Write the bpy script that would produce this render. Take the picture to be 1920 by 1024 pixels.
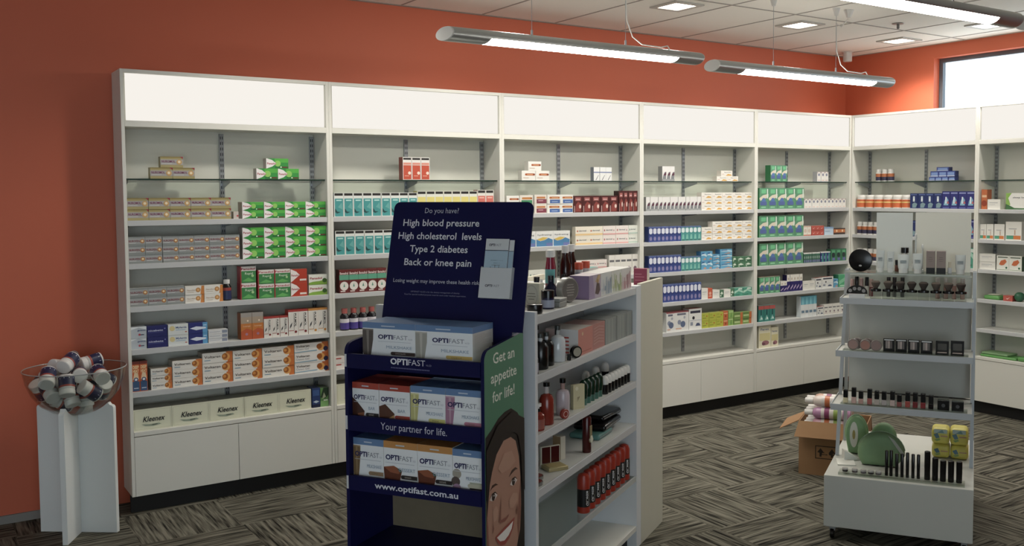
import bpy, math, random
from mathutils import Matrix, Vector

for _o in list(bpy.data.objects):
    bpy.data.objects.remove(_o)
SC = bpy.context.scene
COL = SC.collection
PI = math.pi

# ------------------------------------------------------------------ camera
cam_data = bpy.data.cameras.new('camera')
cam_data.sensor_fit = 'HORIZONTAL'
cam_data.sensor_width = 36.0
cam_data.lens = 36.0 * 1812.829 / 1920.0
cam_data.shift_x = (960 - 1078.699) / 1920.0
cam_data.shift_y = (464.829 - 512) / 1920.0
cam_data.clip_start = 0.05
cam = bpy.data.objects.new('camera', cam_data)
COL.objects.link(cam)
_yaw, _pit, _rol = 0.60845, 0.05661, -0.00414
_f = Vector((math.sin(_yaw) * math.cos(_pit), math.cos(_yaw) * math.cos(_pit), -math.sin(_pit)))
_r = Vector((math.cos(_yaw), -math.sin(_yaw), 0))
_u = _r.cross(_f)
_r2 = _r * math.cos(_rol) + _u * math.sin(_rol)
_u2 = _u * math.cos(_rol) - _r * math.sin(_rol)
_m = Matrix((_r2, _u2, -_f)).transposed().to_4x4()
_m.translation = Vector((-0.92559, -5.63352, 1.74658))
cam.matrix_world = _m
SC.camera = cam

# ------------------------------------------------------------------ world, exposure
world = bpy.data.worlds.new('daylight')
SC.world = world
world.use_nodes = True
_bg = world.node_tree.nodes['Background']
_bg.inputs[0].default_value = (0.80, 0.92, 1.0, 1)
_bg.inputs[1].default_value = 3.5
SC.view_settings.view_transform = 'Standard'
SC.view_settings.look = 'None'
SC.view_settings.exposure = 0.0
SC.view_settings.gamma = 1.0
SC.view_settings.use_curve_mapping = False

TUBE_L = 29.0       # radiance of the pendant diffusers
DOWN_L = 9.0        # radiance of the square downlight panels
DOWN_W = 38.0       # power of the spot lamp inside each downlight
BOX_L = 0.93        # radiance of the backlit header panels

# ------------------------------------------------------------------ materials
def lin(h):
    h = h.lstrip('#')
    out = []
    for i in (0, 2, 4):
        c = int(h[i:i + 2], 16) / 255
        out.append(c / 12.92 if c <= 0.04045 else ((c + 0.055) / 1.055) ** 2.4)
    return (out[0], out[1], out[2], 1)

def soft_col(h, k=0.16):
    h = h.lstrip('#'); c = [int(h[i:i + 2], 16) for i in (0, 2, 4)]
    g = .3 * c[0] + .55 * c[1] + .15 * c[2]
    return '#%02x%02x%02x' % tuple(int(round(v + (g - v) * k)) for v in c)
_MC = {}
def mat(hexcol, rough=0.5, metal=0.0, name=None, spec=0.5):
    hexcol = soft_col(hexcol)
    k = (hexcol, rough, metal, spec)
    if k in _MC:
        return _MC[k]
    m = bpy.data.materials.new(name or 'paint_' + hexcol.lstrip('#'))
    m.use_nodes = True
    b = m.node_tree.nodes['Principled BSDF']
    b.inputs['Base Color'].default_value = lin(hexcol)
    b.inputs['Roughness'].default_value = rough
    b.inputs['Metallic'].default_value = metal
    b.inputs['Specular IOR Level'].default_value = spec
    _MC[k] = m
    return m

def emis(name, hexcol, strength):
    m = bpy.data.materials.new(name)
    m.use_nodes = True
    nt = m.node_tree
    nt.nodes.remove(nt.nodes['Principled BSDF'])
    e = nt.nodes.new('ShaderNodeEmission')
    e.inputs[0].default_value = lin(hexcol)
    e.inputs[1].default_value = strength
    nt.links.new(e.outputs[0], nt.nodes['Material Output'].inputs[0])
    return m

def clear(name, hexcol, gloss=0.08):
    """thin clear sheet: see-through with a fresnel sheen"""
    m = bpy.data.materials.new(name)
    m.use_nodes = True
    nt = m.node_tree
    nt.nodes.remove(nt.nodes['Principled BSDF'])
    t = nt.nodes.new('ShaderNodeBsdfTransparent')
    t.inputs[0].default_value = lin(hexcol)
    g = nt.nodes.new('ShaderNodeBsdfGlossy')
    g.inputs['Roughness'].default_value = gloss
    lw = nt.nodes.new('ShaderNodeLayerWeight')
    lw.inputs[0].default_value = 0.5
    pw = nt.nodes.new('ShaderNodeMath'); pw.operation = 'POWER'
    pw.inputs[1].default_value = 4.0
    nt.links.new(lw.outputs['Facing'], pw.inputs[0])
    fr = nt.nodes.new('ShaderNodeMath'); fr.operation = 'MULTIPLY_ADD'
    fr.inputs[1].default_value = 0.6; fr.inputs[2].default_value = 0.035
    nt.links.new(pw.outputs[0], fr.inputs[0])
    mx = nt.nodes.new('ShaderNodeMixShader')
    nt.links.new(fr.outputs[0], mx.inputs[0])
    nt.links.new(t.outputs[0], mx.inputs[1])
    nt.links.new(g.outputs[0], mx.inputs[2])
    nt.links.new(mx.outputs[0], nt.nodes['Material Output'].inputs[0])
    return m

def noisy(name, hexa, hexb, scale, rough=0.7, bump=0.0, detail=4, stretch=(1, 1, 1)):
    m = bpy.data.materials.new(name)
    m.use_nodes = True
    nt = m.node_tree
    b = nt.nodes['Principled BSDF']
    tc = nt.nodes.new('ShaderNodeTexCoord')
    mp = nt.nodes.new('ShaderNodeMapping')
    mp.inputs['Scale'].default_value = stretch
    n = nt.nodes.new('ShaderNodeTexNoise')
    n.inputs['Scale'].default_value = scale
    n.inputs['Detail'].default_value = detail
    mx = nt.nodes.new('ShaderNodeMix')
    mx.data_type = 'RGBA'
    mx.inputs[6].default_value = lin(hexa)
    mx.inputs[7].default_value = lin(hexb)
    nt.links.new(tc.outputs['Object'], mp.inputs[0])
    nt.links.new(mp.outputs[0], n.inputs['Vector'])
    nt.links.new(n.outputs['Fac'], mx.inputs[0])
    nt.links.new(mx.outputs[2], b.inputs['Base Color'])
    b.inputs['Roughness'].default_value = rough
    if bump:
        bp = nt.nodes.new('ShaderNodeBump')
        bp.inputs['Strength'].default_value = bump
        bp.inputs['Distance'].default_value = 0.002
        nt.links.new(n.outputs['Fac'], bp.inputs['Height'])
        nt.links.new(bp.outputs[0], b.inputs['Normal'])
    return m

WHITE = noisy('white_melamine', '#d9d8d0', '#dedcd4', 3, 0.42)
WHITE2 = noisy('white_steel', '#cfd0cc', '#d6d6d2', 5, 0.4)
BACKP = noisy('white_back_board', '#d2d2c8', '#d8d7cd', 4, 0.5)
STRIP = mat('#c4c5c6', 0.35, name='ticket_strip_grey')
STEEL = mat('#9fa3a8', 0.35, 0.6, name='zinc_steel')
SLOT = mat('#16171c', 0.7, name='slot_dark')
KICK = mat('#0b0b0c', 0.6, name='kick_black')
ALU = mat('#a9acac', 0.33, 0.75, name='brushed_aluminium')
CAPW = mat('#d4d2cd', 0.5, name='cap_white')
GLASS = clear('shelf_glass', '#f1f6f2')
GLEDGE = mat('#243a31', 0.25, name='glass_edge_green')
ACRYL = clear('clear_acrylic', '#f4f6f4')
ORANGE = noisy('orange_paint', '#c76548', '#cd694b', 2.0, 0.55, 0.05, 6)

# ------------------------------------------------------------------ mesh builder
_TX = {}
def text_mesh(body, bold=0.0):
    k = (body, bold)
    if k in _TX:
        return _TX[k]
    cu = bpy.data.curves.new('lettering', 'FONT')
    cu.body = body
    cu.size = 1.0
    cu.resolution_u = 2
    cu.offset = bold
    ob = bpy.data.objects.new('lettering', cu)
    COL.objects.link(ob)
    me = bpy.data.meshes.new_from_object(ob)
    vs = [(v.co.x, v.co.y) for v in me.vertices]
    fs = [tuple(p.vertices) for p in me.polygons]
    bpy.data.objects.remove(ob)
    bpy.data.curves.remove(cu)
    bpy.data.meshes.remove(me)
    if vs:
        x0 = min(v[0] for v in vs); x1 = max(v[0] for v in vs)
        vs = [((v[0] - x0) / max(x1 - x0, 1e-6), v[1] / 0.70) for v in vs]
    _TX[k] = (vs, fs)
    return _TX[k]

class MB:
    def __init__(self, off=(0, 0, 0), M=None):
        self.v = []; self.f = []; self.fm = []; self.mats = []
        self.M = M or Matrix.Identity(4)
        self.off = Vector(off)
    def mi(self, m):
        if m not in self.mats:
            self.mats.append(m)
        return self.mats.index(m)
    def add(self, vs, fs, m):
        b = len(self.v); i = self.mi(m)
        for p in vs:
            self.v.append(tuple(self.M @ Vector(p) - self.off))
        for f in fs:
            self.f.append(tuple(b + k for k in f)); self.fm.append(i)
        return self
    def box(self, x0, x1, y0, y1, z0, z1, m, side=None, top=None):
        vs = [(x0, y0, z0), (x1, y0, z0), (x1, y1, z0), (x0, y1, z0), (x0, y0, z1), (x1, y0, z1), (x1, y1, z1), (x0, y1, z1)]
        if side is None and top is None:
            return self.add(vs, [(0, 3, 2, 1), (4, 5, 6, 7), (0, 1, 5, 4), (1, 2, 6, 5), (2, 3, 7, 6), (3, 0, 4, 7)], m)
        self.add(vs, [(0, 1, 5, 4), (2, 3, 7, 6)], m)
        self.add(vs, [(1, 2, 6, 5), (3, 0, 4, 7)], side or m)
        return self.add(vs, [(0, 3, 2, 1), (4, 5, 6, 7)], top or m)
    def prism(self, pts, axis, a0, a1, m, capm=None):
        """2D outline extruded along axis ('x','y','z'); other two coordinates in order"""
        def P(p, a):
            return {'x': (a, p[0], p[1]), 'y': (p[0], a, p[1]), 'z': (p[0], p[1], a)}[axis]
        n = len(pts)
        vs = [P(p, a0) for p in pts] + [P(p, a1) for p in pts]
        self.add(vs, [(i, (i + 1) % n, n + (i + 1) % n, n + i) for i in range(n)], m)
        return self.add(vs, [tuple(range(n))[::-1], tuple(range(n, 2 * n))], capm or m)
    def lathe(self, prof, m, seg=20, c=(0, 0, 0), caps=True, T=None):
        """profile [(r,z)] about z; T an extra matrix"""
        T = T or Matrix.Identity(4)
        vs = []
        for r, z in prof:
            for k in range(seg):
                a = 2 * PI * k / seg
                vs.append(tuple(T @ Vector((c[0] + r * math.cos(a), c[1] + r * math.sin(a), c[2] + z))))
        fs = []
        for i in range(len(prof) - 1):
            for k in range(seg):
                k2 = (k + 1) % seg
                fs.append((i * seg + k, i * seg + k2, (i + 1) * seg + k2, (i + 1) * seg + k))
        if caps:
            fs.append(tuple(range(seg))[::-1])
            n = (len(prof) - 1) * seg
            fs.append(tuple(range(n, n + seg)))
        return self.add(vs, fs, m)
    def tube(self, pts, r, m, seg=8):
        pts = [Vector(p) for p in pts]
        rings = []
        for i, p in enumerate(pts):
            d = (pts[min(i + 1, len(pts) - 1)] - pts[max(i - 1, 0)]).normalized()
            a = d.orthogonal().normalized() if i == 0 else (rings[-1][1] - d * rings[-1][1].dot(d)).normalized()
            rings.append((p, a, d.cross(a)))
        vs = []
        for p, a, b in rings:
            for k in range(seg):
                t = 2 * PI * k / seg
                vs.append(tuple(p + a * (r * math.cos(t)) + b * (r * math.sin(t))))
        fs = [(i * seg + k, i * seg + (k + 1) % seg, (i + 1) * seg + (k + 1) % seg, (i + 1) * seg + k)
              for i in range(len(pts) - 1) for k in range(seg)]
        n = (len(pts) - 1) * seg
        fs += [tuple(range(seg))[::-1], tuple(range(n, n + seg))]
        return self.add(vs, fs, m)
    def ops(self, O, U, V, ops, lift=0.00025):
        """printed artwork on a flat face: O origin, U and V edge vectors; (u,v) in 0..1"""
        O = Vector(O); U = Vector(U); V = Vector(V)
        N = U.cross(V).normalized()
        asp = U.length / V.length
        for i, o in enumerate(ops):
            q = lambda u, v: tuple(O + U * u + V * v + N * (lift * (i + 1)))
            k = o[0]
            if k == 'r':
                _, a, b, c, d, col = o
                self.add([q(a, b), q(c, b), q(c, d), q(a, d)], [(0, 1, 2, 3)], mat(col, 0.45))
            elif k == 'c':
                _, cu, cv, r, col = o[:5]
                rx = o[5] if len(o) > 5 else r / asp
                n = 16
                self.add([q(cu + rx * math.cos(2 * PI * t / n), cv + r * math.sin(2 * PI * t / n)) for t in range(n)], [tuple(range(n))], mat(col, 0.45))
            elif k == 'p':
                self.add([q(*p) for p in o[1]], [tuple(range(len(o[1])))], mat(o[2], 0.45))
            elif k == 't':
                _, body, u0, u1, vb, vh, col = o[:7]
                bold = o[7] if len(o) > 7 else 0.0
                it = o[8] if len(o) > 8 else 0.0
                vs, fs = text_mesh(body, bold)
                self.add([q(u0 + (u1 - u0) * x + it * y * vh / asp, vb + vh * y) for x, y in vs], fs, mat(col, 0.45))
            elif k == 'tv':      # reads from top to bottom
                _, body, v1, v0, ub, uh, col = o[:7]
                vs, fs = text_mesh(body, o[7] if len(o) > 7 else 0.0)
                self.add([q(ub + uh * y, v1 + (v0 - v1) * x) for x, y in vs], fs, mat(col, 0.45))
        return self
    def mesh(self, name):
        me = bpy.data.meshes.new(name)
        me.from_pydata(self.v, [], self.f)
        for m in self.mats:
            me.materials.append(m)
        me.polygons.foreach_set('material_index', self.fm)
        me.polygons.foreach_set('use_smooth', [True] * len(self.f))
        me.set_sharp_from_angle(angle=math.radians(38))
        me.update()
        return me
    def build(self, name, parent=None, bevel=0.0):
        o = bpy.data.objects.new(name, self.mesh(name))
        COL.objects.link(o)
        if parent is not None:
            o.parent = parent
        if bevel:
            b = o.modifiers.new('edge', 'BEVEL')
            b.width = bevel; b.segments = 2; b.limit_method = 'ANGLE'
        return o

USED = set()
def tag(o, label, cat, group=None):
    n = len(label.split())
    if n > 16 or n < 4:
        print('LABEL LENGTH', n, label)
    if label in USED:
        print('LABEL TWICE', label)
    USED.add(label)
    o['label'] = label; o['category'] = cat
    if group: o['group'] = group
    return o
def thing(name, label, cat, loc=(0, 0, 0), rz=0.0, group=None):
    o = bpy.data.objects.new(name, None)
    o.empty_display_size = 0.05
    COL.objects.link(o)
    o.location = loc; o.rotation_euler = (0, 0, rz)
    return tag(o, label, cat, group)
def struct(o):
    o['kind'] = 'structure'
    return o

# ------------------------------------------------------------------ frames of reference
A0 = Vector((2.04031, -1.94071, 0.0))
AZ = math.radians(57.3)
GV = Vector((math.sin(AZ), math.cos(AZ), 0))
HV = Vector((-math.cos(AZ), math.sin(AZ), 0))
ANG = PI / 2 - AZ
XB = 5.972
def place(fr, a, b, z):
    """A: long wall run, B: right wall run, G: island units (along s, depth d), S: faces the island end (a = -d, b = s)"""
    if fr == 'A': return Vector((a, b, z)), 0.0
    if fr == 'B': return Vector((XB + b, -a, z)), -PI / 2
    if fr == 'G': return A0 + GV * a + HV * b + Vector((0, 0, z)), ANG
    if fr == 'S': return A0 - HV * a + GV * b + Vector((0, 0, z)), ANG - PI / 2
# ================================================================== ROOM
HC = 2.973
YW = 0.26
XW = 6.20
XL, YN = -4.6, -8.6
def carpet():
    m = bpy.data.materials.new('striped_carpet_tiles')
    m.use_nodes = True
    nt = m.node_tree; N = nt.nodes; L = nt.links
    b = N['Principled BSDF']
    g = N.new('ShaderNodeNewGeometry')
    sx = N.new('ShaderNodeSeparateXYZ'); L.new(g.outputs['Position'], sx.inputs[0])
    def math_(op, a, bb=None):
        n = N.new('ShaderNodeMath'); n.operation = op
        for i, q in enumerate((a, bb)):
            if q is None: continue
            if isinstance(q, (int, float)): n.inputs[i].default_value = q
            else: L.new(q, n.inputs[i])
        return n.outputs[0]
    T = 0.5
    tx = math_('FLOOR', math_('DIVIDE', sx.outputs[0], T)); ty = math_('FLOOR', math_('DIVIDE', sx.outputs[1], T))
    par = math_('PINGPONG', math_('ADD', tx, ty), 1.0)
    cid = N.new('ShaderNodeCombineXYZ'); L.new(tx, cid.inputs[0]); L.new(ty, cid.inputs[1])
    wn = N.new('ShaderNodeTexWhiteNoise'); L.new(cid.outputs[0], wn.inputs[0])
    def streak(along, across, sa, sc):
        c = N.new('ShaderNodeCombineXYZ')
        L.new(math_('MULTIPLY', along, sa), c.inputs[0]); L.new(math_('MULTIPLY', across, sc), c.inputs[1])
        L.new(math_('MULTIPLY', wn.outputs[0], 40.0), c.inputs[2])
        n = N.new('ShaderNodeTexNoise'); n.inputs['Scale'].default_value = 1.0; n.inputs['Detail'].default_value = 2.5
        n.inputs['Roughness'].default_value = 0.6
        L.new(c.outputs[0], n.inputs['Vector'])
        return n.outputs['Fac']
    s1 = streak(sx.outputs[0], sx.outputs[1], 3.5, 62.0)
    s2 = streak(sx.outputs[1], sx.outputs[0], 3.5, 62.0)
    mx = N.new('ShaderNodeMix'); mx.data_type = 'FLOAT'
    L.new(par, mx.inputs[0]); L.new(s1, mx.inputs[2]); L.new(s2, mx.inputs[3])
    rp = N.new('ShaderNodeValToRGB')
    e = rp.color_ramp.elements
    e[0].position = 0.34; e[0].color = lin('#22211e')
    e[1].position = 0.66; e[1].color = lin('#969284')
    k = rp.color_ramp.elements.new(0.46); k.color = lin('#625f55')
    L.new(mx.outputs[0], rp.inputs[0])
    # fine pile speckle and a faint joint between tiles
    n2 = N.new('ShaderNodeTexNoise'); n2.inputs['Scale'].default_value = 260.0
    L.new(g.outputs['Position'], n2.inputs['Vector'])
    mul = N.new('ShaderNodeMix'); mul.data_type = 'RGBA'; mul.blend_type = 'MULTIPLY'
    mul.inputs[0].default_value = 0.55
    L.new(rp.outputs[0], mul.inputs[6]); L.new(n2.outputs['Fac'], mul.inputs[7])
    L.new(mul.outputs[2], b.inputs['Base Color'])
    b.inputs['Roughness'].default_value = 0.95
    b.inputs['Specular IOR Level'].default_value = 0.1
    return m
CARPET = carpet()
CEILM = noisy('ceiling_tile', '#eae6dd', '#f0ece4', 90, 0.85, 0.15, 5)
GRIDM = mat('#a39c93', 0.7, name='ceiling_grid')

struct(MB().box(XL, XW + .15, YN, YW + .12, -0.06, 0.0, CARPET).build('floor'))
struct(MB().box(XL - .1, XW + .15, YN - .1, YW + .12, HC, HC + .06, CEILM).build('ceiling'))
struct(MB().box(XL - .1, XW + .15, YW, YW + .12, 0, HC, ORANGE).build('wall_back'))
# right wall with a high window opening
W0, W1, WZ0, WZ1 = -3.9, -0.66, 2.30, 2.858
m = MB()
m.box(XW, XW + .14, W1, YW, 0, HC, ORANGE)
m.box(XW, XW + .14, YN, W0, 0, HC, ORANGE)
m.box(XW, XW + .14, W0, W1, 0, WZ0, ORANGE)
m.box(XW, XW + .14, W0, W1, WZ1, HC, ORANGE)
struct(m.build('wall_right'))
FRM = mat('#5c646c', 0.4, 0.3, name='window_aluminium')
wf = MB()
fx0, fx1 = XW + .075, XW + .115
wf.box(fx0, fx1, W1 - .035, W1, WZ0, WZ1, FRM)
wf.box(fx0, fx1, W0, W0 + .035, WZ0, WZ1, FRM)
wf.box(fx0, fx1, W0 + .035, W1 - .035, WZ0, WZ0 + .035, FRM)
wf.box(fx0, fx1, W0 + .035, W1 - .035, WZ1 - .035, WZ1, FRM)
wf.box(fx0, fx1, -2.30, -2.26, WZ0 + .035, WZ1 - .035, FRM)
wfo = struct(wf.build('window_1'))
MB().box(XW + .09, XW + .096, W0 + .035, W1 - .035, WZ0 + .035, WZ1 - .035, clear('window_glass', '#ffffff')).build('pane', wfo)
# left wall with the shopfront glazing that lets daylight in, and the wall behind the visitor
m = MB()
PL = noisy('plaster', '#cfcac0', '#d6d1c7', 3, 0.8)
m.box(XL - .1, XL, -.9, YW, 0, HC, PL)
m.box(XL - .1, XL, YN, -1.5, 0, HC, PL)
m.box(XL - .1, XL, -1.5, -.9, 0, .25, PL)
m.box(XL - .1, XL, -1.5, -.9, 2.5, HC, PL)
struct(m.build('wall_left'))
m = MB()
m.box(XL - .1, -4.3, YN - .1, YN, 0, HC, PL)
m.box(.1, XW + .15, YN - .1, YN, 0, HC, PL)
m.box(-4.3, .1, YN - .1, YN, 0, .25, PL)
m.box(-4.3, .1, YN - .1, YN, 2.4, HC, PL)
struct(m.build('wall_front'))
struct(MB().box(XL, 0.02, YW - .012, YW, 0, .045, mat('#8a8782', 0.5, name='skirting_grey')).build('baseboard_back'))
# exposed ceiling grid
m = MB()
gx = 2.391
k = -12
while gx + .6 * k < XW:
    x = gx + .6 * k
    if x > XL: m.box(x - .006, x + .006, YN, YW, HC - .003, HC, GRIDM)
    k += 1
for j in range(-1, 7):
    y = -0.963 - 1.2 * j
    if y < YW: m.box(XL, XW, y - .007, y + .007, HC - .0035, HC - .0005, GRIDM)
m.box(XL, XW, YW - .018, YW, HC - .004, HC, GRIDM)
m.box(XW - .018, XW, YN, YW - .018, HC - .004, HC, GRIDM)
struct(m.build('trim_1'))

# ================================================================== LIGHT FITTINGS
TUBEM = emis('lamp_diffuser', '#fffbf0', TUBE_L)
DOWNM = emis('downlight_panel', '#fff8ea', DOWN_L)
def pendant(x0, x1, y, z, label, wires, cable):
    t = thing('pendant_light', label, 'pendant lamp', ((x0 + x1) / 2, y, z), 0, 'linear pendant lamps')
    R = .038; n = 28; cx = (x0 + x1) / 2
    def ring(x, r, xs=True):
        out = []
        for k in range(n):
            a = 2 * PI * k / n
            yy, zz = r * math.cos(a), r * math.sin(a)
            out.append((x - cx + .35 * zz - .75 * yy, yy, zz))
        return out
    xs = [x0 + .03, x0 + .25, x1 - .22, x1 - .03]
    lo = lambda k: 0.55 * PI <= ((2 * PI * (k + .5) / n) - 0.5 * PI) % (2 * PI) <= 1.45 * PI   # lower half of the tube
    m = MB(); vs = []
    for x in xs: vs += ring(x, R)
    fs = []
    for i in range(3):
        for k in range(n):
            if i == 1 and lo(k): continue
            fs.append((i * n + k, i * n + (k + 1) % n, (i + 1) * n + (k + 1) % n, (i + 1) * n + k))
    m.add(vs, fs, ALU)
    m.build('housing', t)
    m = MB(); vs = ring(xs[1], R - .001) + ring(xs[2], R - .001)
    m.add(vs, [(k, (k + 1) % n, n + (k + 1) % n, n + k) for k in range(n) if lo(k)], TUBEM)
    m.build('diffuser', t)
    m = MB(); vs = []
    for x in (xs[1] + .06, xs[2] - .06):
        for yy in (.006, .016): vs.append((x - cx, yy, R - .0005))
    m.add(vs, [(0, 1, 3, 2)], TUBEM); m.build('uplight_slot', t)
    for x, s in ((xs[0], -1), (xs[3], 1)):
        m = MB(); a = ring(x, R); b2 = ring(x + s * .006, R * .96)
        m.add(a + b2, [(k, (k + 1) % n, n + (k + 1) % n, n + k) for k in range(n)] + [tuple(range(n, 2 * n))], CAPW)
        m.build('end_cap', t)
    for w in wires:
        dx = w - cx
        MB().tube([(dx, 0, R - .004), (dx, 0, HC - z)], .0016, STEEL, 6).build('suspension_wire', t)
        MB().lathe([(.012, 0), (.026, .05)], CAPW, 14, (dx, 0, HC - z - .05)).build('ceiling_cup', t)
        MB().lathe([(.006, 0), (.006, .03)], STEEL, 10, (dx, 0, R - .004)).build('wire_grip', t)
    if cable:
        dx = cable - cx
        m = MB()
        m.tube([(dx + .33, 0, R - .003), (dx + .31, 0, R + .02), (dx + .26, 0, R + .008), (dx + .12, 0, R + .012), (dx + .05, 0, R + .05), (dx + .012, .004, R + .14),
                (dx + .006, .005, .3), (dx + .005, .005, HC - z - .10), (dx + .05, .0, HC - z - .12), (dx + .12, 0, HC - z - .06)], .0035, CAPW, 8)
        m.build('power_cable', t)
        MB().lathe([(.014, 0), (.034, .05)], CAPW, 14, (dx + .125, 0, HC - z - .05)).build('cable_rose', t)
    return t
pendant(1.30, 3.03, -1.27, 2.543, 'grey tubular pendant lamp hanging by the orange wall, the longer left one', (1.84, 2.466), 2.466)
pendant(3.10, 4.83, -1.27, 2.513, 'grey tubular pendant lamp hanging by the orange wall, nearer the room corner', (3.653, 4.248), 4.248)
pendant(1.76, 3.455, -3.02, 2.555, 'grey tubular pendant lamp cut off by the top edge, glowing white underside', (2.3, 2.95), 0)
pendant(3.50, 5.20, -3.02, 2.555, 'grey tubular pendant lamp whose slanted end peeks in at top right corner', (4.05, 4.7), 0)
for x, y, lb in ((.83, -.86, 'square recessed downlight above the left end of the wall shelving'),
                 (2.08, -.74, 'square recessed downlight above the second shelving bay'),
                 (3.30, -.745, 'square recessed downlight above the first pendant lamp'),
                 (4.526, -.70, 'square recessed downlight beside the second pendant lamp cable'),
                 (5.76, -.64, 'square recessed downlight nearest the orange room corner'),
                 (5.70, -1.475, 'square recessed downlight in front of the high window'),):
    t = thing('downlight', lb, 'downlight', (x, y, HC), 0, 'square recessed downlights')
    m = MB()
    for a in ((-.125, .125, -.13, -.095), (-.125, .125, .095, .13), (-.125, -.088, -.095, .095), (.088, .125, -.095, .095)):
        m.box(*a, -.010, -.001, mat('#b9b4ac', 0.5))
    m.build('trim_ring', t)
    MB().box(-.088, .088, -.095, .095, -.005, -.001, DOWNM).build('light_panel', t)
    ld = bpy.data.lights.new('downlight_lamp', 'SPOT')
    ld.energy = DOWN_W; ld.color = (1.0, .955, .87); ld.spot_size = math.radians(143); ld.spot_blend = .6; ld.shadow_soft_size = .07
    lo_ = bpy.data.objects.new('downlight_lamp', ld); COL.objects.link(lo_)
    lo_.parent = t; lo_.location = (0, 0, -.085)
t = thing('ceiling_sensor', 'white cylindrical sensor hanging from ceiling in the orange corner', 'sensor', (5.93, .02, HC))
MB().lathe([(.036, -.085), (.038, -.08), (.038, -.008)], CAPW, 20).build('body', t)
MB().lathe([(.05, -.008), (.05, -.0005)], CAPW, 20).build('mounting_plate', t)
t = thing('fire_sprinkler', 'small metal fire sprinkler on a ceiling tile', 'sprinkler', (5.09, -1.13, HC))
MB().lathe([(.04, -.006), (.045, -.0005)], mat('#8d8a85', .4, .5), 18).build('escutcheon', t)
MB().lathe([(.007, -.04), (.010, -.035), (.010, -.006)], mat('#6f6b66', .4, .6), 12).build('nozzle', t)

# ================================================================== WALL SHELVING
HU = 2.4186
SHZ = {'G': 1.835, 1: 1.607, 2: 1.373, 3: 1.139, 4: 0.906, 5: 0.673, 6: 0.455}
BOXM = emis('backlit_panel', '#fffaf2', BOX_L)
def standard_mesh():
    m = MB()
    m.box(-.013, .013, .212, .222, .47, 2.10, STEEL)
    z = .50
    while z < 2.08:
        for x in (-.0055, .0055):
            m.add([(x - .0022, .2117, z), (x + .0022, .2117, z), (x + .0022, .2117, z + .017), (x - .0022, .2117, z + .017)], [(0, 1, 2, 3)], SLOT)
        z += .032
    return m.mesh('shelf_standard')
STDM = standard_mesh()
def bracket_mesh(dp):
    m = MB()
    m.prism([(.212, 0), (.212, -dp), (.06, -.28 * dp), (.05, 0)], 'x', -.0015, .0015, STEEL)
    return m.mesh('shelf_bracket')
BRKM = bracket_mesh(.05)
BRKS = bracket_mesh(.02)
def child(name, me, parent, loc=(0, 0, 0), rz=0.0):
    o = bpy.data.objects.new(name, me); COL.objects.link(o)
    o.parent = parent; o.location = loc
    if rz: o.rotation_euler = (0, 0, rz)
    return o
def bay(fr, x0, x1, label):
    W = x1 - x0
    loc, rz = place(fr, x0, 0, 0)
    t = thing('shelving_bay', label, 'shelving unit', loc, rz, 'white wall shelving bays')
    e = .0004
    for a in (e, W - .018):
        MB().box(a, a + .018 - e, 0, .238, .1, HU, WHITE).build('side_panel', t, .0012)
    MB().box(.018, W - .018, .222, .236, .1, HU - .02, BACKP).build('back_panel', t)
    MB().box(.0, W, .05, .066, 0.0005, .1, KICK).build('kickboard', t)
    MB().box(.018, W - .018, -.002, .222, .430, .455, WHITE).build('cabinet_top', t, .002)
    for a, b2 in ((.019, W / 2 - .0012), (W / 2 + .0012, W - .019)):
        MB().box(a, b2, .0, .018, .1, .427, WHITE).build('door', t, .0012)
    MB().box(.018, W - .018, 0, .238, HU - .020, HU, WHITE).build('top_panel', t, .0012)
    MB().box(.018, W - .018, 0, .222, 2.112, 2.144, WHITE).build('light_box_floor', t, .0012)
    MB().box(.026, W - .026, .008, .013, 2.146, HU - .022, BOXM).build('backlit_panel', t)
    for k in range(1, 6):
        z = SHZ[k]
        s = MB().box(.019, W - .019, .012, .212, z - .018, z, WHITE2).build('shelf', t)
        MB().box(.019, W - .019, .004, .0118, z - .029, z + .001, STRIP).build('ticket_strip', s, .0015)
    z = SHZ['G']
    m = MB()
    vs = [(.020, .03, z - .008), (W - .02, .03, z - .008), (W - .02, .212, z - .008), (.02, .212, z - .008), (.020, .03, z), (W - .02, .03, z), (W - .02, .212, z), (.02, .212, z)]
    m.add(vs, [(0, 3, 2, 1), (4, 5, 6, 7)], GLASS)
    m.add(vs, [(0, 1, 5, 4), (1, 2, 6, 5), (2, 3, 7, 6), (3, 0, 4, 7)], GLEDGE)
    m.build('glass_shelf', t)
    for x in (.034, W / 2, W - .034):
        child('shelf_standard', STDM, t, (x, 0, 0))
        for k in ('G', 1, 2, 3, 4, 5):
            child('shelf_bracket', BRKM if k == 'G' else BRKS, t, (x, 0, SHZ[k] - (.0085 if k == 'G' else .0295)))
    return t
BAYS = [(.052, 1.2), (1.2, 2.4008), (2.4008, 3.6048), (3.6048, 4.7976), (4.7976, 5.972)]
for (a, b_), lb in zip(BAYS, ('leftmost white wall shelving bay with tissue boxes on its base ledge',
                              'second white wall shelving bay from left, partly hidden by navy sign',
                              'third white wall shelving bay from left, behind the island shelving',
                              'fourth white wall shelving bay from left, holding slim blue cartons',
                              'fifth white wall shelving bay, ending at the room corner')):
    bay('A', a, b_, lb)
bay('B', 0.0, 1.218, 'white shelving bay on right wall behind the makeup stand')
bay('B', 1.218, 2.42, 'white shelving bay on right wall cut by the right picture edge')
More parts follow.
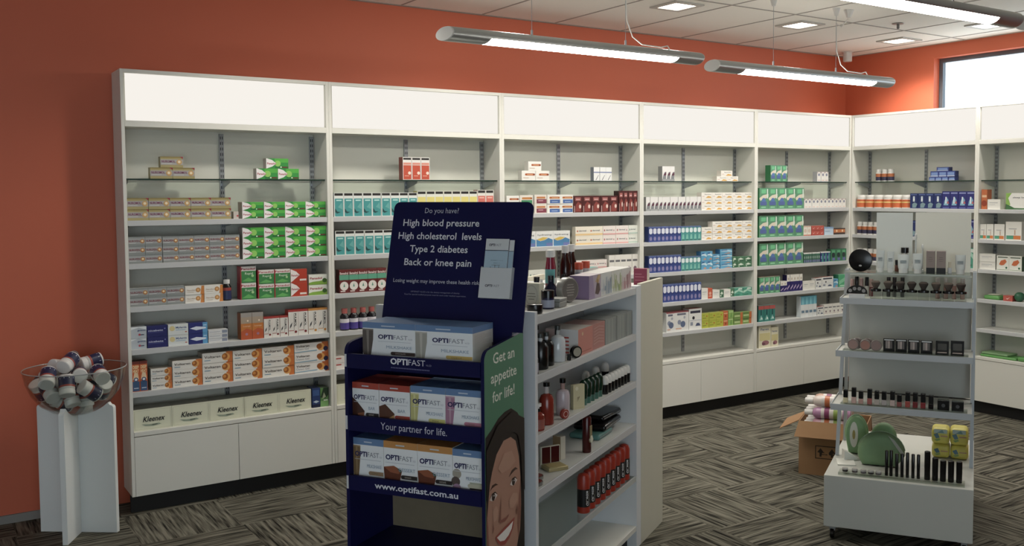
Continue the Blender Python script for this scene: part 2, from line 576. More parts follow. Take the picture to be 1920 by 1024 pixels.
# ================================================================== CARTONS
# key: (object name, category, front colour, side colour, top colour, artwork on the front)
TT = '#8a2338'
SUN = [('c', .83, .5, .24, '#cfa060'), ('c', .83, .52, .12, '#f0dcb8')]
def logo_opti(u0, u1, vb, vh, dark='#20225e', light='#8b8f9b'):
    w = u1 - u0
    return [('t', 'OPTI', u0, u0 + .50 * w, vb, vh, dark, .035), ('t', 'FAST', u0 + .52 * w, u1, vb, vh, light)]
D = {
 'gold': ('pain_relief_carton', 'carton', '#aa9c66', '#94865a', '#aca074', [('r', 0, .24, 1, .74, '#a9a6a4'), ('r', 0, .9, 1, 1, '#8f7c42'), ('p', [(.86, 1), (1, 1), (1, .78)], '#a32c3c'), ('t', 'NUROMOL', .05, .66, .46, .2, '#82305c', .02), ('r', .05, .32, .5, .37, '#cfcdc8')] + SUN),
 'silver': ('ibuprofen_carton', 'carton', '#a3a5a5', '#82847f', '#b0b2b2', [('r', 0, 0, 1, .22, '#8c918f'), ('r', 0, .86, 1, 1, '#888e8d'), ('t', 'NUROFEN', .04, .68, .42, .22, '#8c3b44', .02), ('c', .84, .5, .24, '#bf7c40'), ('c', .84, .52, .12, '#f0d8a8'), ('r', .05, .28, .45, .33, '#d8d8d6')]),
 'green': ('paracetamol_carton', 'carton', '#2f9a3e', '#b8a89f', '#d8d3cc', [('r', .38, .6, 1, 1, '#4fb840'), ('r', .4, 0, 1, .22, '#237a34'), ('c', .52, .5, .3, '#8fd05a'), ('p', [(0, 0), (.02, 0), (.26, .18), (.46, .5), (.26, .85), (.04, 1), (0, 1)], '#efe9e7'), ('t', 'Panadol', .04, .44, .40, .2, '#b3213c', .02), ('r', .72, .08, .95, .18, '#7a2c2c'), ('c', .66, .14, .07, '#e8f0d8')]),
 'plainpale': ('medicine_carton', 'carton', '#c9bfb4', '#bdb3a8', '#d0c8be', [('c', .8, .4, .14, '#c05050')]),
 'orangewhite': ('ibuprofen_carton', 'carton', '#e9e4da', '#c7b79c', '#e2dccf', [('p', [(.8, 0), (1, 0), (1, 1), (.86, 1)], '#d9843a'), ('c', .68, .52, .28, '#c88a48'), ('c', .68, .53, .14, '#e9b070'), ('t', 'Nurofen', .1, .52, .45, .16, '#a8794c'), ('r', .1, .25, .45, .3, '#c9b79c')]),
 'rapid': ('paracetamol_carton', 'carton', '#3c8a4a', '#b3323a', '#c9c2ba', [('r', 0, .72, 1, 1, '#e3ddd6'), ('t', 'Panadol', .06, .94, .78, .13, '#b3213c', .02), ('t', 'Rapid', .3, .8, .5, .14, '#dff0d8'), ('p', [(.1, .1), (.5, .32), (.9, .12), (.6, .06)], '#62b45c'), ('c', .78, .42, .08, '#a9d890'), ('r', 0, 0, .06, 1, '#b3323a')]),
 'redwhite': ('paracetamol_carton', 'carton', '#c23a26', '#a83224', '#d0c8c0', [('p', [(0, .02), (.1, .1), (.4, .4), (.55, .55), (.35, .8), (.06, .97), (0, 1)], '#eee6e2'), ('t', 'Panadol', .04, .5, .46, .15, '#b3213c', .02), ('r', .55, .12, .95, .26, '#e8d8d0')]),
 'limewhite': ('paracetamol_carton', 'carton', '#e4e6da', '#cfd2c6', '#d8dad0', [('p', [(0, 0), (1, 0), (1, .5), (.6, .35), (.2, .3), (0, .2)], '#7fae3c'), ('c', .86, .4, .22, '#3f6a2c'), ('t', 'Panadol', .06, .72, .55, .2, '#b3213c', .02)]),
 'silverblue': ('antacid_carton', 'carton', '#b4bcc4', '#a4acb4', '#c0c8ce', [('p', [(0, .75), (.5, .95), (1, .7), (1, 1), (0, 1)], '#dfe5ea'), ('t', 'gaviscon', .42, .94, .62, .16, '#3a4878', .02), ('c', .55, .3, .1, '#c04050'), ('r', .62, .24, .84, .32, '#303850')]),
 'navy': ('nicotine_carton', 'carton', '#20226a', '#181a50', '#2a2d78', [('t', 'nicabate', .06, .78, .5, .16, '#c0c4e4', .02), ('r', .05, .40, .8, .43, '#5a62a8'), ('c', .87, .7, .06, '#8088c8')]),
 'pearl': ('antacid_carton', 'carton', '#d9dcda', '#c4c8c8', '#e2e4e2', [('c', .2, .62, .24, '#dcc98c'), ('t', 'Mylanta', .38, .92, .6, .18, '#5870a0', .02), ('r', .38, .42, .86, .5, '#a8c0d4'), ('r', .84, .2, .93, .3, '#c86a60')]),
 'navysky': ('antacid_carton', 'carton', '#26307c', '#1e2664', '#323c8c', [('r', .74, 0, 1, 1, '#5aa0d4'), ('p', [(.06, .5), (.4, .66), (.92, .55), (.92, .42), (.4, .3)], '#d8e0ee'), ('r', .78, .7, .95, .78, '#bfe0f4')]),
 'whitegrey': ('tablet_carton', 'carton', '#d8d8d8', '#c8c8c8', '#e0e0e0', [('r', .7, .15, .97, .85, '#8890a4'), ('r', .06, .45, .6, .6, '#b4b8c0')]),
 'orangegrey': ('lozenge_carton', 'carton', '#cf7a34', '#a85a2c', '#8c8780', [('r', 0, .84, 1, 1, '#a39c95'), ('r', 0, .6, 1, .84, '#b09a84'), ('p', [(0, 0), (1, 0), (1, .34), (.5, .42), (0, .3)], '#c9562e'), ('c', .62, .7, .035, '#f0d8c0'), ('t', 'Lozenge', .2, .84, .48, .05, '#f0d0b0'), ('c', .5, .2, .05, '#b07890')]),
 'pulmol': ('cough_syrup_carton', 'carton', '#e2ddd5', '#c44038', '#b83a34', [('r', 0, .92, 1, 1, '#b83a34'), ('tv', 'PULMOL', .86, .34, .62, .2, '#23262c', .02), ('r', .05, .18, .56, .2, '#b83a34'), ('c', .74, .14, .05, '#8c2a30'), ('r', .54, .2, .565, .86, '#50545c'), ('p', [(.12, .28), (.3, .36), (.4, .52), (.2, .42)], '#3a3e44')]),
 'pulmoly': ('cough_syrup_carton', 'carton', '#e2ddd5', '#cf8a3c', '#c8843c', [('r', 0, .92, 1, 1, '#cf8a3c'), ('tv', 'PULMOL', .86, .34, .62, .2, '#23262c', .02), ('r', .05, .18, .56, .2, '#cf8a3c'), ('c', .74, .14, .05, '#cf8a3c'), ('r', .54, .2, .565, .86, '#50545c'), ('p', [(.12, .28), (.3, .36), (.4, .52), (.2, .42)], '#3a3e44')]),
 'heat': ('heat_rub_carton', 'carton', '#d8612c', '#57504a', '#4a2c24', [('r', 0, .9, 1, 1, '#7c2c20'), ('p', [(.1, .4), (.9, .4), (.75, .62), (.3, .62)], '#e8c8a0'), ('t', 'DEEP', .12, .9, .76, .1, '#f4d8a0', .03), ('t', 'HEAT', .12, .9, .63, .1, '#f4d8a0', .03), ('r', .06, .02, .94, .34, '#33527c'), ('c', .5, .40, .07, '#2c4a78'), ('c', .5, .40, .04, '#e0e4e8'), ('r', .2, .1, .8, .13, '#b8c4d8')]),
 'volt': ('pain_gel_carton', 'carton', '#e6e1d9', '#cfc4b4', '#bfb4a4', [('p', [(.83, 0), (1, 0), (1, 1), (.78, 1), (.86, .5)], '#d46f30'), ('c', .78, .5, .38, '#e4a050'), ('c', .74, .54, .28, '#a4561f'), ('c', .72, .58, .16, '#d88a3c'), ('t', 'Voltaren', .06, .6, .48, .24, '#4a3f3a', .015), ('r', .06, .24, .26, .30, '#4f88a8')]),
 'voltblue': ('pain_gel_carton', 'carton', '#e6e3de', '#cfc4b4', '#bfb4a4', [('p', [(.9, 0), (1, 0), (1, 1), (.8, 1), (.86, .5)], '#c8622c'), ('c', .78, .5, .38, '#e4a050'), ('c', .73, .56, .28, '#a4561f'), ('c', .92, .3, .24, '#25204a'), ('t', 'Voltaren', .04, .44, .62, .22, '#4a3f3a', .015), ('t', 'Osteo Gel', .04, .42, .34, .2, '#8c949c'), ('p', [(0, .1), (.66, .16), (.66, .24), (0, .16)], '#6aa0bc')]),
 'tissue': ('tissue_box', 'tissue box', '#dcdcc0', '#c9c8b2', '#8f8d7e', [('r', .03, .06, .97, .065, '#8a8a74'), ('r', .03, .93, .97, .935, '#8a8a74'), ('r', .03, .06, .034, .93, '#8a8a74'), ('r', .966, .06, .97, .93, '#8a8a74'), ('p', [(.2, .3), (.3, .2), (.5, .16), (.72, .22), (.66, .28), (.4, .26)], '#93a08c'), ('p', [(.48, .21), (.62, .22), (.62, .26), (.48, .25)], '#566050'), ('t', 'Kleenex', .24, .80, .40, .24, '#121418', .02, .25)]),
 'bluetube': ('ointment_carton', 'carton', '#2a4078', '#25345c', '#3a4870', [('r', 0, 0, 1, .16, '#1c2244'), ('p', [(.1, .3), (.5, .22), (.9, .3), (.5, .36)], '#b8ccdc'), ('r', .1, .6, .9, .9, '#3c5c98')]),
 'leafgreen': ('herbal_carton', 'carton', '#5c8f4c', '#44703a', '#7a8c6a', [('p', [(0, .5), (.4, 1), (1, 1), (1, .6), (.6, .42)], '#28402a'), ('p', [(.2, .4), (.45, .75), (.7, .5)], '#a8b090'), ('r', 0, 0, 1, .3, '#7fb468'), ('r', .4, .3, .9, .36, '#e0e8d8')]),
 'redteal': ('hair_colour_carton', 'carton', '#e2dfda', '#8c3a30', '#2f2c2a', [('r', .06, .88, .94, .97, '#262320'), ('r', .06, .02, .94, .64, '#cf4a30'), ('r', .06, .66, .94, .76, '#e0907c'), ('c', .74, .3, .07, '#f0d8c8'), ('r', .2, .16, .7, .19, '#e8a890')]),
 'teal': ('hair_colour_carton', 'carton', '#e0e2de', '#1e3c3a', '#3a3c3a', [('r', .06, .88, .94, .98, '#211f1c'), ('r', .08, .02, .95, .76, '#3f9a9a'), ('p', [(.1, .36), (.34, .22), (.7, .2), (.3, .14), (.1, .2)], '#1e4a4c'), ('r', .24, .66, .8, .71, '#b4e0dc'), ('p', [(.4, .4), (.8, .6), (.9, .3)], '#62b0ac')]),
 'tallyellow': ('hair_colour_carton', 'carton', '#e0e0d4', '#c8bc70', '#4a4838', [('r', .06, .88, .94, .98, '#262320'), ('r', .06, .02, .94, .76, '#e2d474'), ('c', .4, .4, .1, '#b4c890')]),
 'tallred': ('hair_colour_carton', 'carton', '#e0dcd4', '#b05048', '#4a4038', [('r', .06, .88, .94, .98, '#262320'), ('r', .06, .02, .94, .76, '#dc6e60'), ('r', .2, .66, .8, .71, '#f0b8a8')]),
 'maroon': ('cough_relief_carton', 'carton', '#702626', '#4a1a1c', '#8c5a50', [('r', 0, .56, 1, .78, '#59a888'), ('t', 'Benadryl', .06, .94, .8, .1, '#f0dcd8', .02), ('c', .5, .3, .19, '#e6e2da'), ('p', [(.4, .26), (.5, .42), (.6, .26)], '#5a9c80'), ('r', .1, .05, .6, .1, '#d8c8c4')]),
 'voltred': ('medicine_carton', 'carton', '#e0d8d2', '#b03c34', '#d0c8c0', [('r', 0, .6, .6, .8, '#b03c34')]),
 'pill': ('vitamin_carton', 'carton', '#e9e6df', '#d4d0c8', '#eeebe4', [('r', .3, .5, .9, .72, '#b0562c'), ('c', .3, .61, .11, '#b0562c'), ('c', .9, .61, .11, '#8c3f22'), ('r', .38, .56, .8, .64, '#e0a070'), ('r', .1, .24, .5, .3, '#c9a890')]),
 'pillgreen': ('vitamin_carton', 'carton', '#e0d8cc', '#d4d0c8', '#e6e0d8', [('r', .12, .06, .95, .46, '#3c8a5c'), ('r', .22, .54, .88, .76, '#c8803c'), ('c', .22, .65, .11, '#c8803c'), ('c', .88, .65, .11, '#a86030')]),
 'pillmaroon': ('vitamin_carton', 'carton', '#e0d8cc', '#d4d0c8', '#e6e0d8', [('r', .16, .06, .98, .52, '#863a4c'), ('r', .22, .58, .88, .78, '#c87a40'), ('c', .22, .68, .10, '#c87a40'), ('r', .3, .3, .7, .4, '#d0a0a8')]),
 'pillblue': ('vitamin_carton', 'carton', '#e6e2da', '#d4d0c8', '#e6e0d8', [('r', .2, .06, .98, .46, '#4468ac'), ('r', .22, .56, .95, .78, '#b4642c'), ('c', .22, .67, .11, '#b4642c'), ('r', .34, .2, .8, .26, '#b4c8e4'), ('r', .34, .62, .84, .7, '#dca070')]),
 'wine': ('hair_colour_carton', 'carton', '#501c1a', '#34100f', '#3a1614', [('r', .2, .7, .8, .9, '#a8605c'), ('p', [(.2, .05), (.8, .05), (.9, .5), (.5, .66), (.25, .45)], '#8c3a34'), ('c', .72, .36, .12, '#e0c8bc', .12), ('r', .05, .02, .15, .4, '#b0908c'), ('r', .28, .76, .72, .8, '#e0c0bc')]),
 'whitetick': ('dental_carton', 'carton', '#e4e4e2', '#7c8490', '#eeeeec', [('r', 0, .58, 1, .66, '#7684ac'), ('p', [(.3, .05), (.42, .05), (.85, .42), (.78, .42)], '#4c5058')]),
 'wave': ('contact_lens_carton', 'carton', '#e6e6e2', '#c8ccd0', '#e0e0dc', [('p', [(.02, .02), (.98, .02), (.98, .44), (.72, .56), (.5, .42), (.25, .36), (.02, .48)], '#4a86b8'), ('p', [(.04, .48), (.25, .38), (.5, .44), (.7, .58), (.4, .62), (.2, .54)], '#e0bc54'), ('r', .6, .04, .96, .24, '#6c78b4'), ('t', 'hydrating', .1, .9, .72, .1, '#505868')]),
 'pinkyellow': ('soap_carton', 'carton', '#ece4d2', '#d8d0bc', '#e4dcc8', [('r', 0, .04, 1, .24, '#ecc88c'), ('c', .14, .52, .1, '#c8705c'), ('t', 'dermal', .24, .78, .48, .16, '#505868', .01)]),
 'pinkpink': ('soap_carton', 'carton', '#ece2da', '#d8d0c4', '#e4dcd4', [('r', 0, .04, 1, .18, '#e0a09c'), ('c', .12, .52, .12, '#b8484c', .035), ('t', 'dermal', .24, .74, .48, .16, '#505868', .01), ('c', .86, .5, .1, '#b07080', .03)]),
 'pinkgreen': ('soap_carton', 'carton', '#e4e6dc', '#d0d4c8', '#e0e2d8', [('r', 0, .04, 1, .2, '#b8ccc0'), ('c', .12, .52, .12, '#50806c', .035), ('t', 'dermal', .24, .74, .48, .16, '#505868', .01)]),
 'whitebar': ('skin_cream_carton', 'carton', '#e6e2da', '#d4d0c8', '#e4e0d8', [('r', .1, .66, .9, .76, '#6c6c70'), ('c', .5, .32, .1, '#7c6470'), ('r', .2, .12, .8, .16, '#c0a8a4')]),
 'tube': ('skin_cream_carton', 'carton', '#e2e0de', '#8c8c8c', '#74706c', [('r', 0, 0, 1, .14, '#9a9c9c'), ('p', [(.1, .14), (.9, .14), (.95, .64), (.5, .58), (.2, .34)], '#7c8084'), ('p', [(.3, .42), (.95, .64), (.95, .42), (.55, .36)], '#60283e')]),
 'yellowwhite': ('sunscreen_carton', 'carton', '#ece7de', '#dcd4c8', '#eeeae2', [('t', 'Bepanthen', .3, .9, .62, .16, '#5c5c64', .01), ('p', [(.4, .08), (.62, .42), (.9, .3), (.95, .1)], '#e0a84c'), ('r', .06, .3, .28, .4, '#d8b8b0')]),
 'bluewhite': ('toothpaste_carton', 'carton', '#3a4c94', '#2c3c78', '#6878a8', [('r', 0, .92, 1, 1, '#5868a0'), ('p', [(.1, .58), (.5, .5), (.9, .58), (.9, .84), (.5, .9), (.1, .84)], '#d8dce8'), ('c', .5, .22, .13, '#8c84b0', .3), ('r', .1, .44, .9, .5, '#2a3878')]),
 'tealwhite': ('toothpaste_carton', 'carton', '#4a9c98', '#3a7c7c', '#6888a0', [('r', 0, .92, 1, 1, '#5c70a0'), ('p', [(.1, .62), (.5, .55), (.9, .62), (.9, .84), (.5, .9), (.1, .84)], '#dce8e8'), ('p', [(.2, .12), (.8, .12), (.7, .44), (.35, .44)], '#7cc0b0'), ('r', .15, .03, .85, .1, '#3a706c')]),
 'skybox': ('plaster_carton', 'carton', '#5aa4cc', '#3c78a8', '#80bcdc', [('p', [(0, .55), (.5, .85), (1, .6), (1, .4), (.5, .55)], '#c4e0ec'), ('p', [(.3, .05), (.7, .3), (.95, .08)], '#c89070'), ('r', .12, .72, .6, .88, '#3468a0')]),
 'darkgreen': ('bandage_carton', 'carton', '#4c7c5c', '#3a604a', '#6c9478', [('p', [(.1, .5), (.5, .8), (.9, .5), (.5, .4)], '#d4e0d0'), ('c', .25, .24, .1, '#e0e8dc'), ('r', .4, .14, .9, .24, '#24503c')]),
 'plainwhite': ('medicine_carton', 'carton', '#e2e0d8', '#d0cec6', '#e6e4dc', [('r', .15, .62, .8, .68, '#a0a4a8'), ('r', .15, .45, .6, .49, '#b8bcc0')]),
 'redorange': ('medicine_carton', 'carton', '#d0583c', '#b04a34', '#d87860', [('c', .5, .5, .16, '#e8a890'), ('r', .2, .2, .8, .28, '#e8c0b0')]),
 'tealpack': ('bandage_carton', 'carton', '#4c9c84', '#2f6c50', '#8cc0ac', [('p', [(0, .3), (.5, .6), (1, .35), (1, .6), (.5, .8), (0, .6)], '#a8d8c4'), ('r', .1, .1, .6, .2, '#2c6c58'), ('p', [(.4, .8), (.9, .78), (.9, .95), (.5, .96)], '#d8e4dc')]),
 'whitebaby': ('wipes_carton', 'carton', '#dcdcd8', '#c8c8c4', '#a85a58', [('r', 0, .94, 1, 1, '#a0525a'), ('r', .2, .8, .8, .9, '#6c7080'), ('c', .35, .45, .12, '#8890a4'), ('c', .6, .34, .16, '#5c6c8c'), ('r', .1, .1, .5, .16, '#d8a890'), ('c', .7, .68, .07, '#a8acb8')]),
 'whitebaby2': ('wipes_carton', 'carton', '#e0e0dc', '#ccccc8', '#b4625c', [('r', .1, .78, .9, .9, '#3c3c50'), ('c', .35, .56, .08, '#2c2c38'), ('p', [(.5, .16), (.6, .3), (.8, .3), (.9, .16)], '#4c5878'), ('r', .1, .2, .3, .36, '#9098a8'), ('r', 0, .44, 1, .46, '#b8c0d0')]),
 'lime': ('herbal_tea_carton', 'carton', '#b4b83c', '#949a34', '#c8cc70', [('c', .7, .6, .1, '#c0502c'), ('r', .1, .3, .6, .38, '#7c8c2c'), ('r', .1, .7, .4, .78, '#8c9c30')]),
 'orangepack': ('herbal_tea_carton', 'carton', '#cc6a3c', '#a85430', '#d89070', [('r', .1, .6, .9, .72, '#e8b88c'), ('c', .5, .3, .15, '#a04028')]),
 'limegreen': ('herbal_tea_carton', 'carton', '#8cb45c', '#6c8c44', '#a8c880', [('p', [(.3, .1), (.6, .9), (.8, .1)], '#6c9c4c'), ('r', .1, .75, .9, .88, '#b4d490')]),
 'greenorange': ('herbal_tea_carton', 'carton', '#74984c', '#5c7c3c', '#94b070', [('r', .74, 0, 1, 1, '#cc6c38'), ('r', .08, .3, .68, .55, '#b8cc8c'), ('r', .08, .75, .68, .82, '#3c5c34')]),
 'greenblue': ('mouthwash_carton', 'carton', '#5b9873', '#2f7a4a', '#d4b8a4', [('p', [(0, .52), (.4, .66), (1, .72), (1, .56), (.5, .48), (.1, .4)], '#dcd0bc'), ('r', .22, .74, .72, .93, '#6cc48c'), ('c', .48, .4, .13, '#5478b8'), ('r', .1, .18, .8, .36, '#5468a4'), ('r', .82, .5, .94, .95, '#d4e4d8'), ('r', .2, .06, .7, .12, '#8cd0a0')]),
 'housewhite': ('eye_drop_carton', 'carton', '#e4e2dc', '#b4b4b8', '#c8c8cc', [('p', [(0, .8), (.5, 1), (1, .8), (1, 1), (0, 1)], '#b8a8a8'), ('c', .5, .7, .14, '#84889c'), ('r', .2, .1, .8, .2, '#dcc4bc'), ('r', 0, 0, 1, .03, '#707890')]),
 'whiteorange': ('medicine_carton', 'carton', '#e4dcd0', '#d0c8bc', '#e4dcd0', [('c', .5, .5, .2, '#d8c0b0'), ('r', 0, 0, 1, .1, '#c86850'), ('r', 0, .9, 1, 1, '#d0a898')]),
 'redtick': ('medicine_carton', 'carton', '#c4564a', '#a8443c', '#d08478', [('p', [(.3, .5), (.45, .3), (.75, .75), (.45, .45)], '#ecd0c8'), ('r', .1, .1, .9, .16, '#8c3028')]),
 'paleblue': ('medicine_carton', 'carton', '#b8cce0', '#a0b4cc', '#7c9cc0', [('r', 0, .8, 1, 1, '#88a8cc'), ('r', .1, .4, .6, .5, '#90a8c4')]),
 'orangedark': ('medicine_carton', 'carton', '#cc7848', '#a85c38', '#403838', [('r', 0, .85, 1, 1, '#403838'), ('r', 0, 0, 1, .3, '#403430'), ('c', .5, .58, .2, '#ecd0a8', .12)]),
 'minigreen': ('floss_carton', 'carton', '#3c6c58', '#2c5040', '#dcdcd8', [('r', 0, .9, 1, 1, '#e0e0dc'), ('c', .5, .55, .14, '#94a89c', .3), ('r', .15, .06, .85, .3, '#6c70a0')]),
 'purpleblue': ('floss_carton', 'carton', '#30347c', '#24285c', '#dcdcd8', [('r', 0, .9, 1, 1, '#e0e0dc'), ('r', .4, 0, .9, .85, '#3c8c80'), ('r', .1, .3, .4, .6, '#8088c0')]),
 'greentall': ('floss_carton', 'carton', '#3c7c58', '#2c5c40', '#243c34', [('c', .5, .5, .2, '#2a3c3c'), ('r', .2, .7, .8, .9, '#5cac7c'), ('r', .3, .06, .8, .28, '#6c6cac')]),
 'purplewhite': ('toothpaste_carton', 'carton', '#2c246c', '#201a50', '#d8d4cc', [('r', 0, .6, 1, 1, '#e2ded4'), ('c', .5, .76, .08, '#c0b09c', .2), ('p', [(.1, .1), (.9, .3), (.9, .42), (.1, .2)], '#b8a4c4')]),
 'mint': ('mouthwash_carton', 'carton', '#4cac78', '#2f7a54', '#80c8a0', [('p', [(.1, .2), (.9, .5), (.9, .8), (.1, .5)], '#80ccA0'), ('r', .2, .08, .8, .14, '#d0ecd8')]),
 'tealred': ('toothbrush_carton', 'carton', '#2f8078', '#206058', '#a8a09c', [('r', 0, .74, 1, .96, '#b8504c'), ('p', [(.15, .1), (.5, .4), (.85, .1)], '#86c4b8'), ('r', .4, .4, .6, .72, '#1c4c50'), ('c', .6, .2, .06, '#d8e8e4')]),
 'bluebottles': ('saline_carton', 'carton', '#dfe2e2', '#c8d0d4', '#5ca4bc', [('r', 0, .6, 1, 1, '#5cacc4'), ('p', [(.3, .6), (.4, .95), (.6, .95), (.7, .6)], '#8cd0dc'), ('r', .15, .2, .9, .32, '#6c88a0')]),
 'creamflower': ('baby_cereal_carton', 'carton', '#e2dcc0', '#c8c2a8', '#e0dcc4', [('t', 'Farex', .15, .85, .74, .09, '#586890', .02), ('r', .06, .3, .94, .62, '#d4c88c'), ('c', .55, .2, .1, '#a46c74', .3), ('c', .4, .16, .06, '#784858', .14)]),
 'bluepack': ('condom_carton', 'carton', '#34448c', '#2a3670', '#4c5ca0', [('r', .1, .3, .9, .8, '#7490c8'), ('r', .06, .08, .94, .24, '#c0cce4')]),
 'navyfig': ('condom_carton', 'carton', '#23306c', '#1b2450', '#34427c', [('p', [(.3, .05), (.75, .05), (.95, .3), (.6, .4), (.3, .3)], '#78949c'), ('r', .38, .45, .62, .8, '#c8d4dc'), ('c', .5, .6, .06, '#e8ecf0'), ('r', .1, .88, .9, .94, '#5c6ca4')]),
 'navyfig2': ('condom_carton', 'carton', '#2a2c78', '#20225c', '#3c3e8c', [('r', .1, .86, .9, .93, '#8c94c8'), ('p', [(.2, .2), (.8, .2), (.8, .5), (.55, .7), (.3, .45)], '#7cb0c8'), ('r', .42, .3, .55, .68, '#e4e8f0'), ('p', [(.6, .3), (.9, .3), (.75, .48)], '#c85c5c'), ('r', .1, .04, .9, .1, '#5860a8')]),
 'tealpack2': ('medicine_carton', 'carton', '#3c8c8c', '#2c6c6c', '#3c8c8c', []),
 'swoosh': ('weight_loss_carton', 'carton', '#e4e2dc', '#b4c894', '#e4e2dc', [('p', [(0, .1), (.16, .3), (.08, .7), (.2, 1), (0, 1)], '#84b44c'), ('p', [(0, 0), (1, 0), (1, .08), (.3, .1), (.14, .24), (0, .34)], '#3c6c3c'), ('t', 'sleep better', .24, .86, .7, .08, '#383c48', .015)]),
 'whiteband': ('medicine_carton', 'carton', '#e0ded6', '#ccc8c0', '#e4e2da', [('r', .05, .06, .5, .26, '#4c9c7c'), ('r', .5, .06, .95, .26, '#d8783c'), ('r', .2, .6, .7, .64, '#a0a0a4'), ('r', .55, .3, .62, .56, '#c09880')]),
 'guard': ('mouthguard_carton', 'carton', '#e2e2d8', '#2c4c34', '#dcdcd4', [('r', .04, .04, .96, .07, '#5c7c5c'), ('p', [(.2, .4), (.35, .66), (.7, .76), (.82, .6), (.6, .38), (.4, .34)], '#d0683c'), ('c', .8, .2, .07, '#306c4c'), ('r', .1, .86, .9, .92, '#4c5c4c')]),
}
D['tealpack2'] = D['tealpack']
_CM = {}
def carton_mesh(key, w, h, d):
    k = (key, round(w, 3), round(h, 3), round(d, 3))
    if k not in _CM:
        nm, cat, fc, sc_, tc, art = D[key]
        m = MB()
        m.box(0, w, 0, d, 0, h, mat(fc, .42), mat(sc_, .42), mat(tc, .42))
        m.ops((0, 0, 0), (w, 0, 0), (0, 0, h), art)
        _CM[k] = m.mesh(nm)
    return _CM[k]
def carton(key, fr, a, b, z, w, h, d, label, group=None, turn=0.0):
    nm, cat = D[key][0], D[key][1]
    o = bpy.data.objects.new(nm, carton_mesh(key, w, h, d))
    COL.objects.link(o)
    loc, rz = place(fr, a, b, z)
    o.location = loc; o.rotation_euler = (0, 0, rz + turn)
    return tag(o, label, cat, group)

# small bottles and jars on the wall shelves: body, cap, label
def bottle_parts(kind, w, h):
    R = w / 2 - .001
    c = (w / 2, R + .001, 0)
    P = []
    if kind == 'pillbottle':
        P.append(('body', MB().lathe([(R * .94, 0), (R, .004), (R, h * .66), (R * .6, h * .80)], mat('#1c1416', .25), 18, c)))
        P.append(('cap', MB().lathe([(R * .7, h * .80), (R * .72, h * .82), (R * .72, h)], mat('#e2e0dc', .45), 18, c)))
        P.append(('label', MB().lathe([(R + .0006, h * .06), (R + .0006, h * .48)], mat('#26305e', .4), 18, c, False).lathe([(R + .0006, h * .48), (R + .0006, h * .62)], mat('#a83c34', .4), 18, c, False)))
    elif kind == 'syrup':
        P.append(('body', MB().lathe([(R * .94, 0), (R, .004), (R, h * .66), (R * .55, h * .78)], mat('#17131a', .2), 18, c)))
        P.append(('cap', MB().lathe([(R * .62, h * .78), (R * .64, h * .8), (R * .64, h)], mat('#cc6660', .4), 18, c)))
        P.append(('label', MB().lathe([(R + .0006, h * .06), (R + .0006, h * .36)], mat('#54449c', .4), 18, c, False).lathe([(R + .0006, h * .36), (R + .0006, h * .54)], mat('#dcd8e0', .4), 18, c, False)))
    elif kind == 'vitamin':
        P.append(('body', MB().lathe([(R * .94, 0), (R, .004), (R, h * .7), (R * .75, h * .74)], mat('#dedcd6', .4), 18, c)))
        P.append(('cap', MB().lathe([(R * .8, h * .74), (R * .82, h * .76), (R * .82, h * .98), (R * .78, h)], mat('#e6e4de', .45), 18, c)))
        P.append(('label', MB().lathe([(R + .0006, h * .08), (R + .0006, h * .38)], mat('#33304c', .4), 18, c, False).lathe([(R + .0006, h * .38), (R + .0006, h * .64)], mat('#b8683c', .4), 18, c, False)))
    elif kind == 'orangejar':
        P.append(('body', MB().lathe([(R * .95, 0), (R, .004), (R, h * .66), (R * .9, h * .7)], mat('#d8d4cc', .4), 20, c)))
        P.append(('lid', MB().lathe([(R * .92, h * .7), (R * .94, h * .72), (R * .94, h * .97), (R * .9, h)], mat('#e4e0da', .45), 20, c)))
        P.append(('label', MB().lathe([(R + .0006, h * .06), (R + .0006, h * .66)], mat('#d46434', .4), 20, c, False).lathe([(R + .001, h * .4), (R + .001, h * .5)], mat('#e8c070', .4), 20, c, False)))
    return P
_BM = {}
BN = {'pillbottle': ('pill_bottle', 'bottle'), 'syrup': ('syrup_bottle', 'bottle'), 'vitamin': ('vitamin_bottle', 'bottle'), 'orangejar': ('vitamin_jar', 'jar')}
def small_bottle(kind, fr, a, b, z, w, h, label, group):
    k = (kind, round(w, 3), round(h, 3))
    if k not in _BM:
        _BM[k] = [(n, m.mesh(n)) for n, m in bottle_parts(kind, w, h)]
    loc, rz = place(fr, a, b, z)
    t = thing(BN[kind][0], label, BN[kind][1], loc, rz, group)
    for n, me in _BM[k]: child(n, me, t)
    return t

BN_A = ['', 'leftmost bay', 'second bay', 'third bay', 'fourth bay', 'corner bay']
BN_B = ['', 'right wall bay', 'right edge bay']
SHN = {'G': 'glass shelf', 1: 'top white shelf', 2: 'second white shelf', 3: 'third white shelf', 4: 'fourth white shelf', 5: 'lowest white shelf', 6: 'base ledge'}
ORD = ['leftmost', 'second', 'third', 'fourth', 'fifth', 'sixth', 'seventh', 'eighth', 'ninth', 'tenth', 'eleventh', 'twelfth', 'thirteenth', 'fourteenth', 'fifteenth', 'sixteenth']
def ordw(i, n):
    if n == 1: return ''
    if i == 0: return 'leftmost'
    if i == n - 1: return 'rightmost'
    if n == 3: return 'middle'
    return ORD[i] + ' from left'
def roww(j, m):
    return {1: [''], 2: ['lower row', 'upper row'], 3: ['bottom row', 'middle row', 'top row'], 4: ['bottom row', 'second row', 'third row', 'top row']}[m][j]
def lab(desc, *bits):
    return ', '.join([b for b in (desc,) + bits if b])
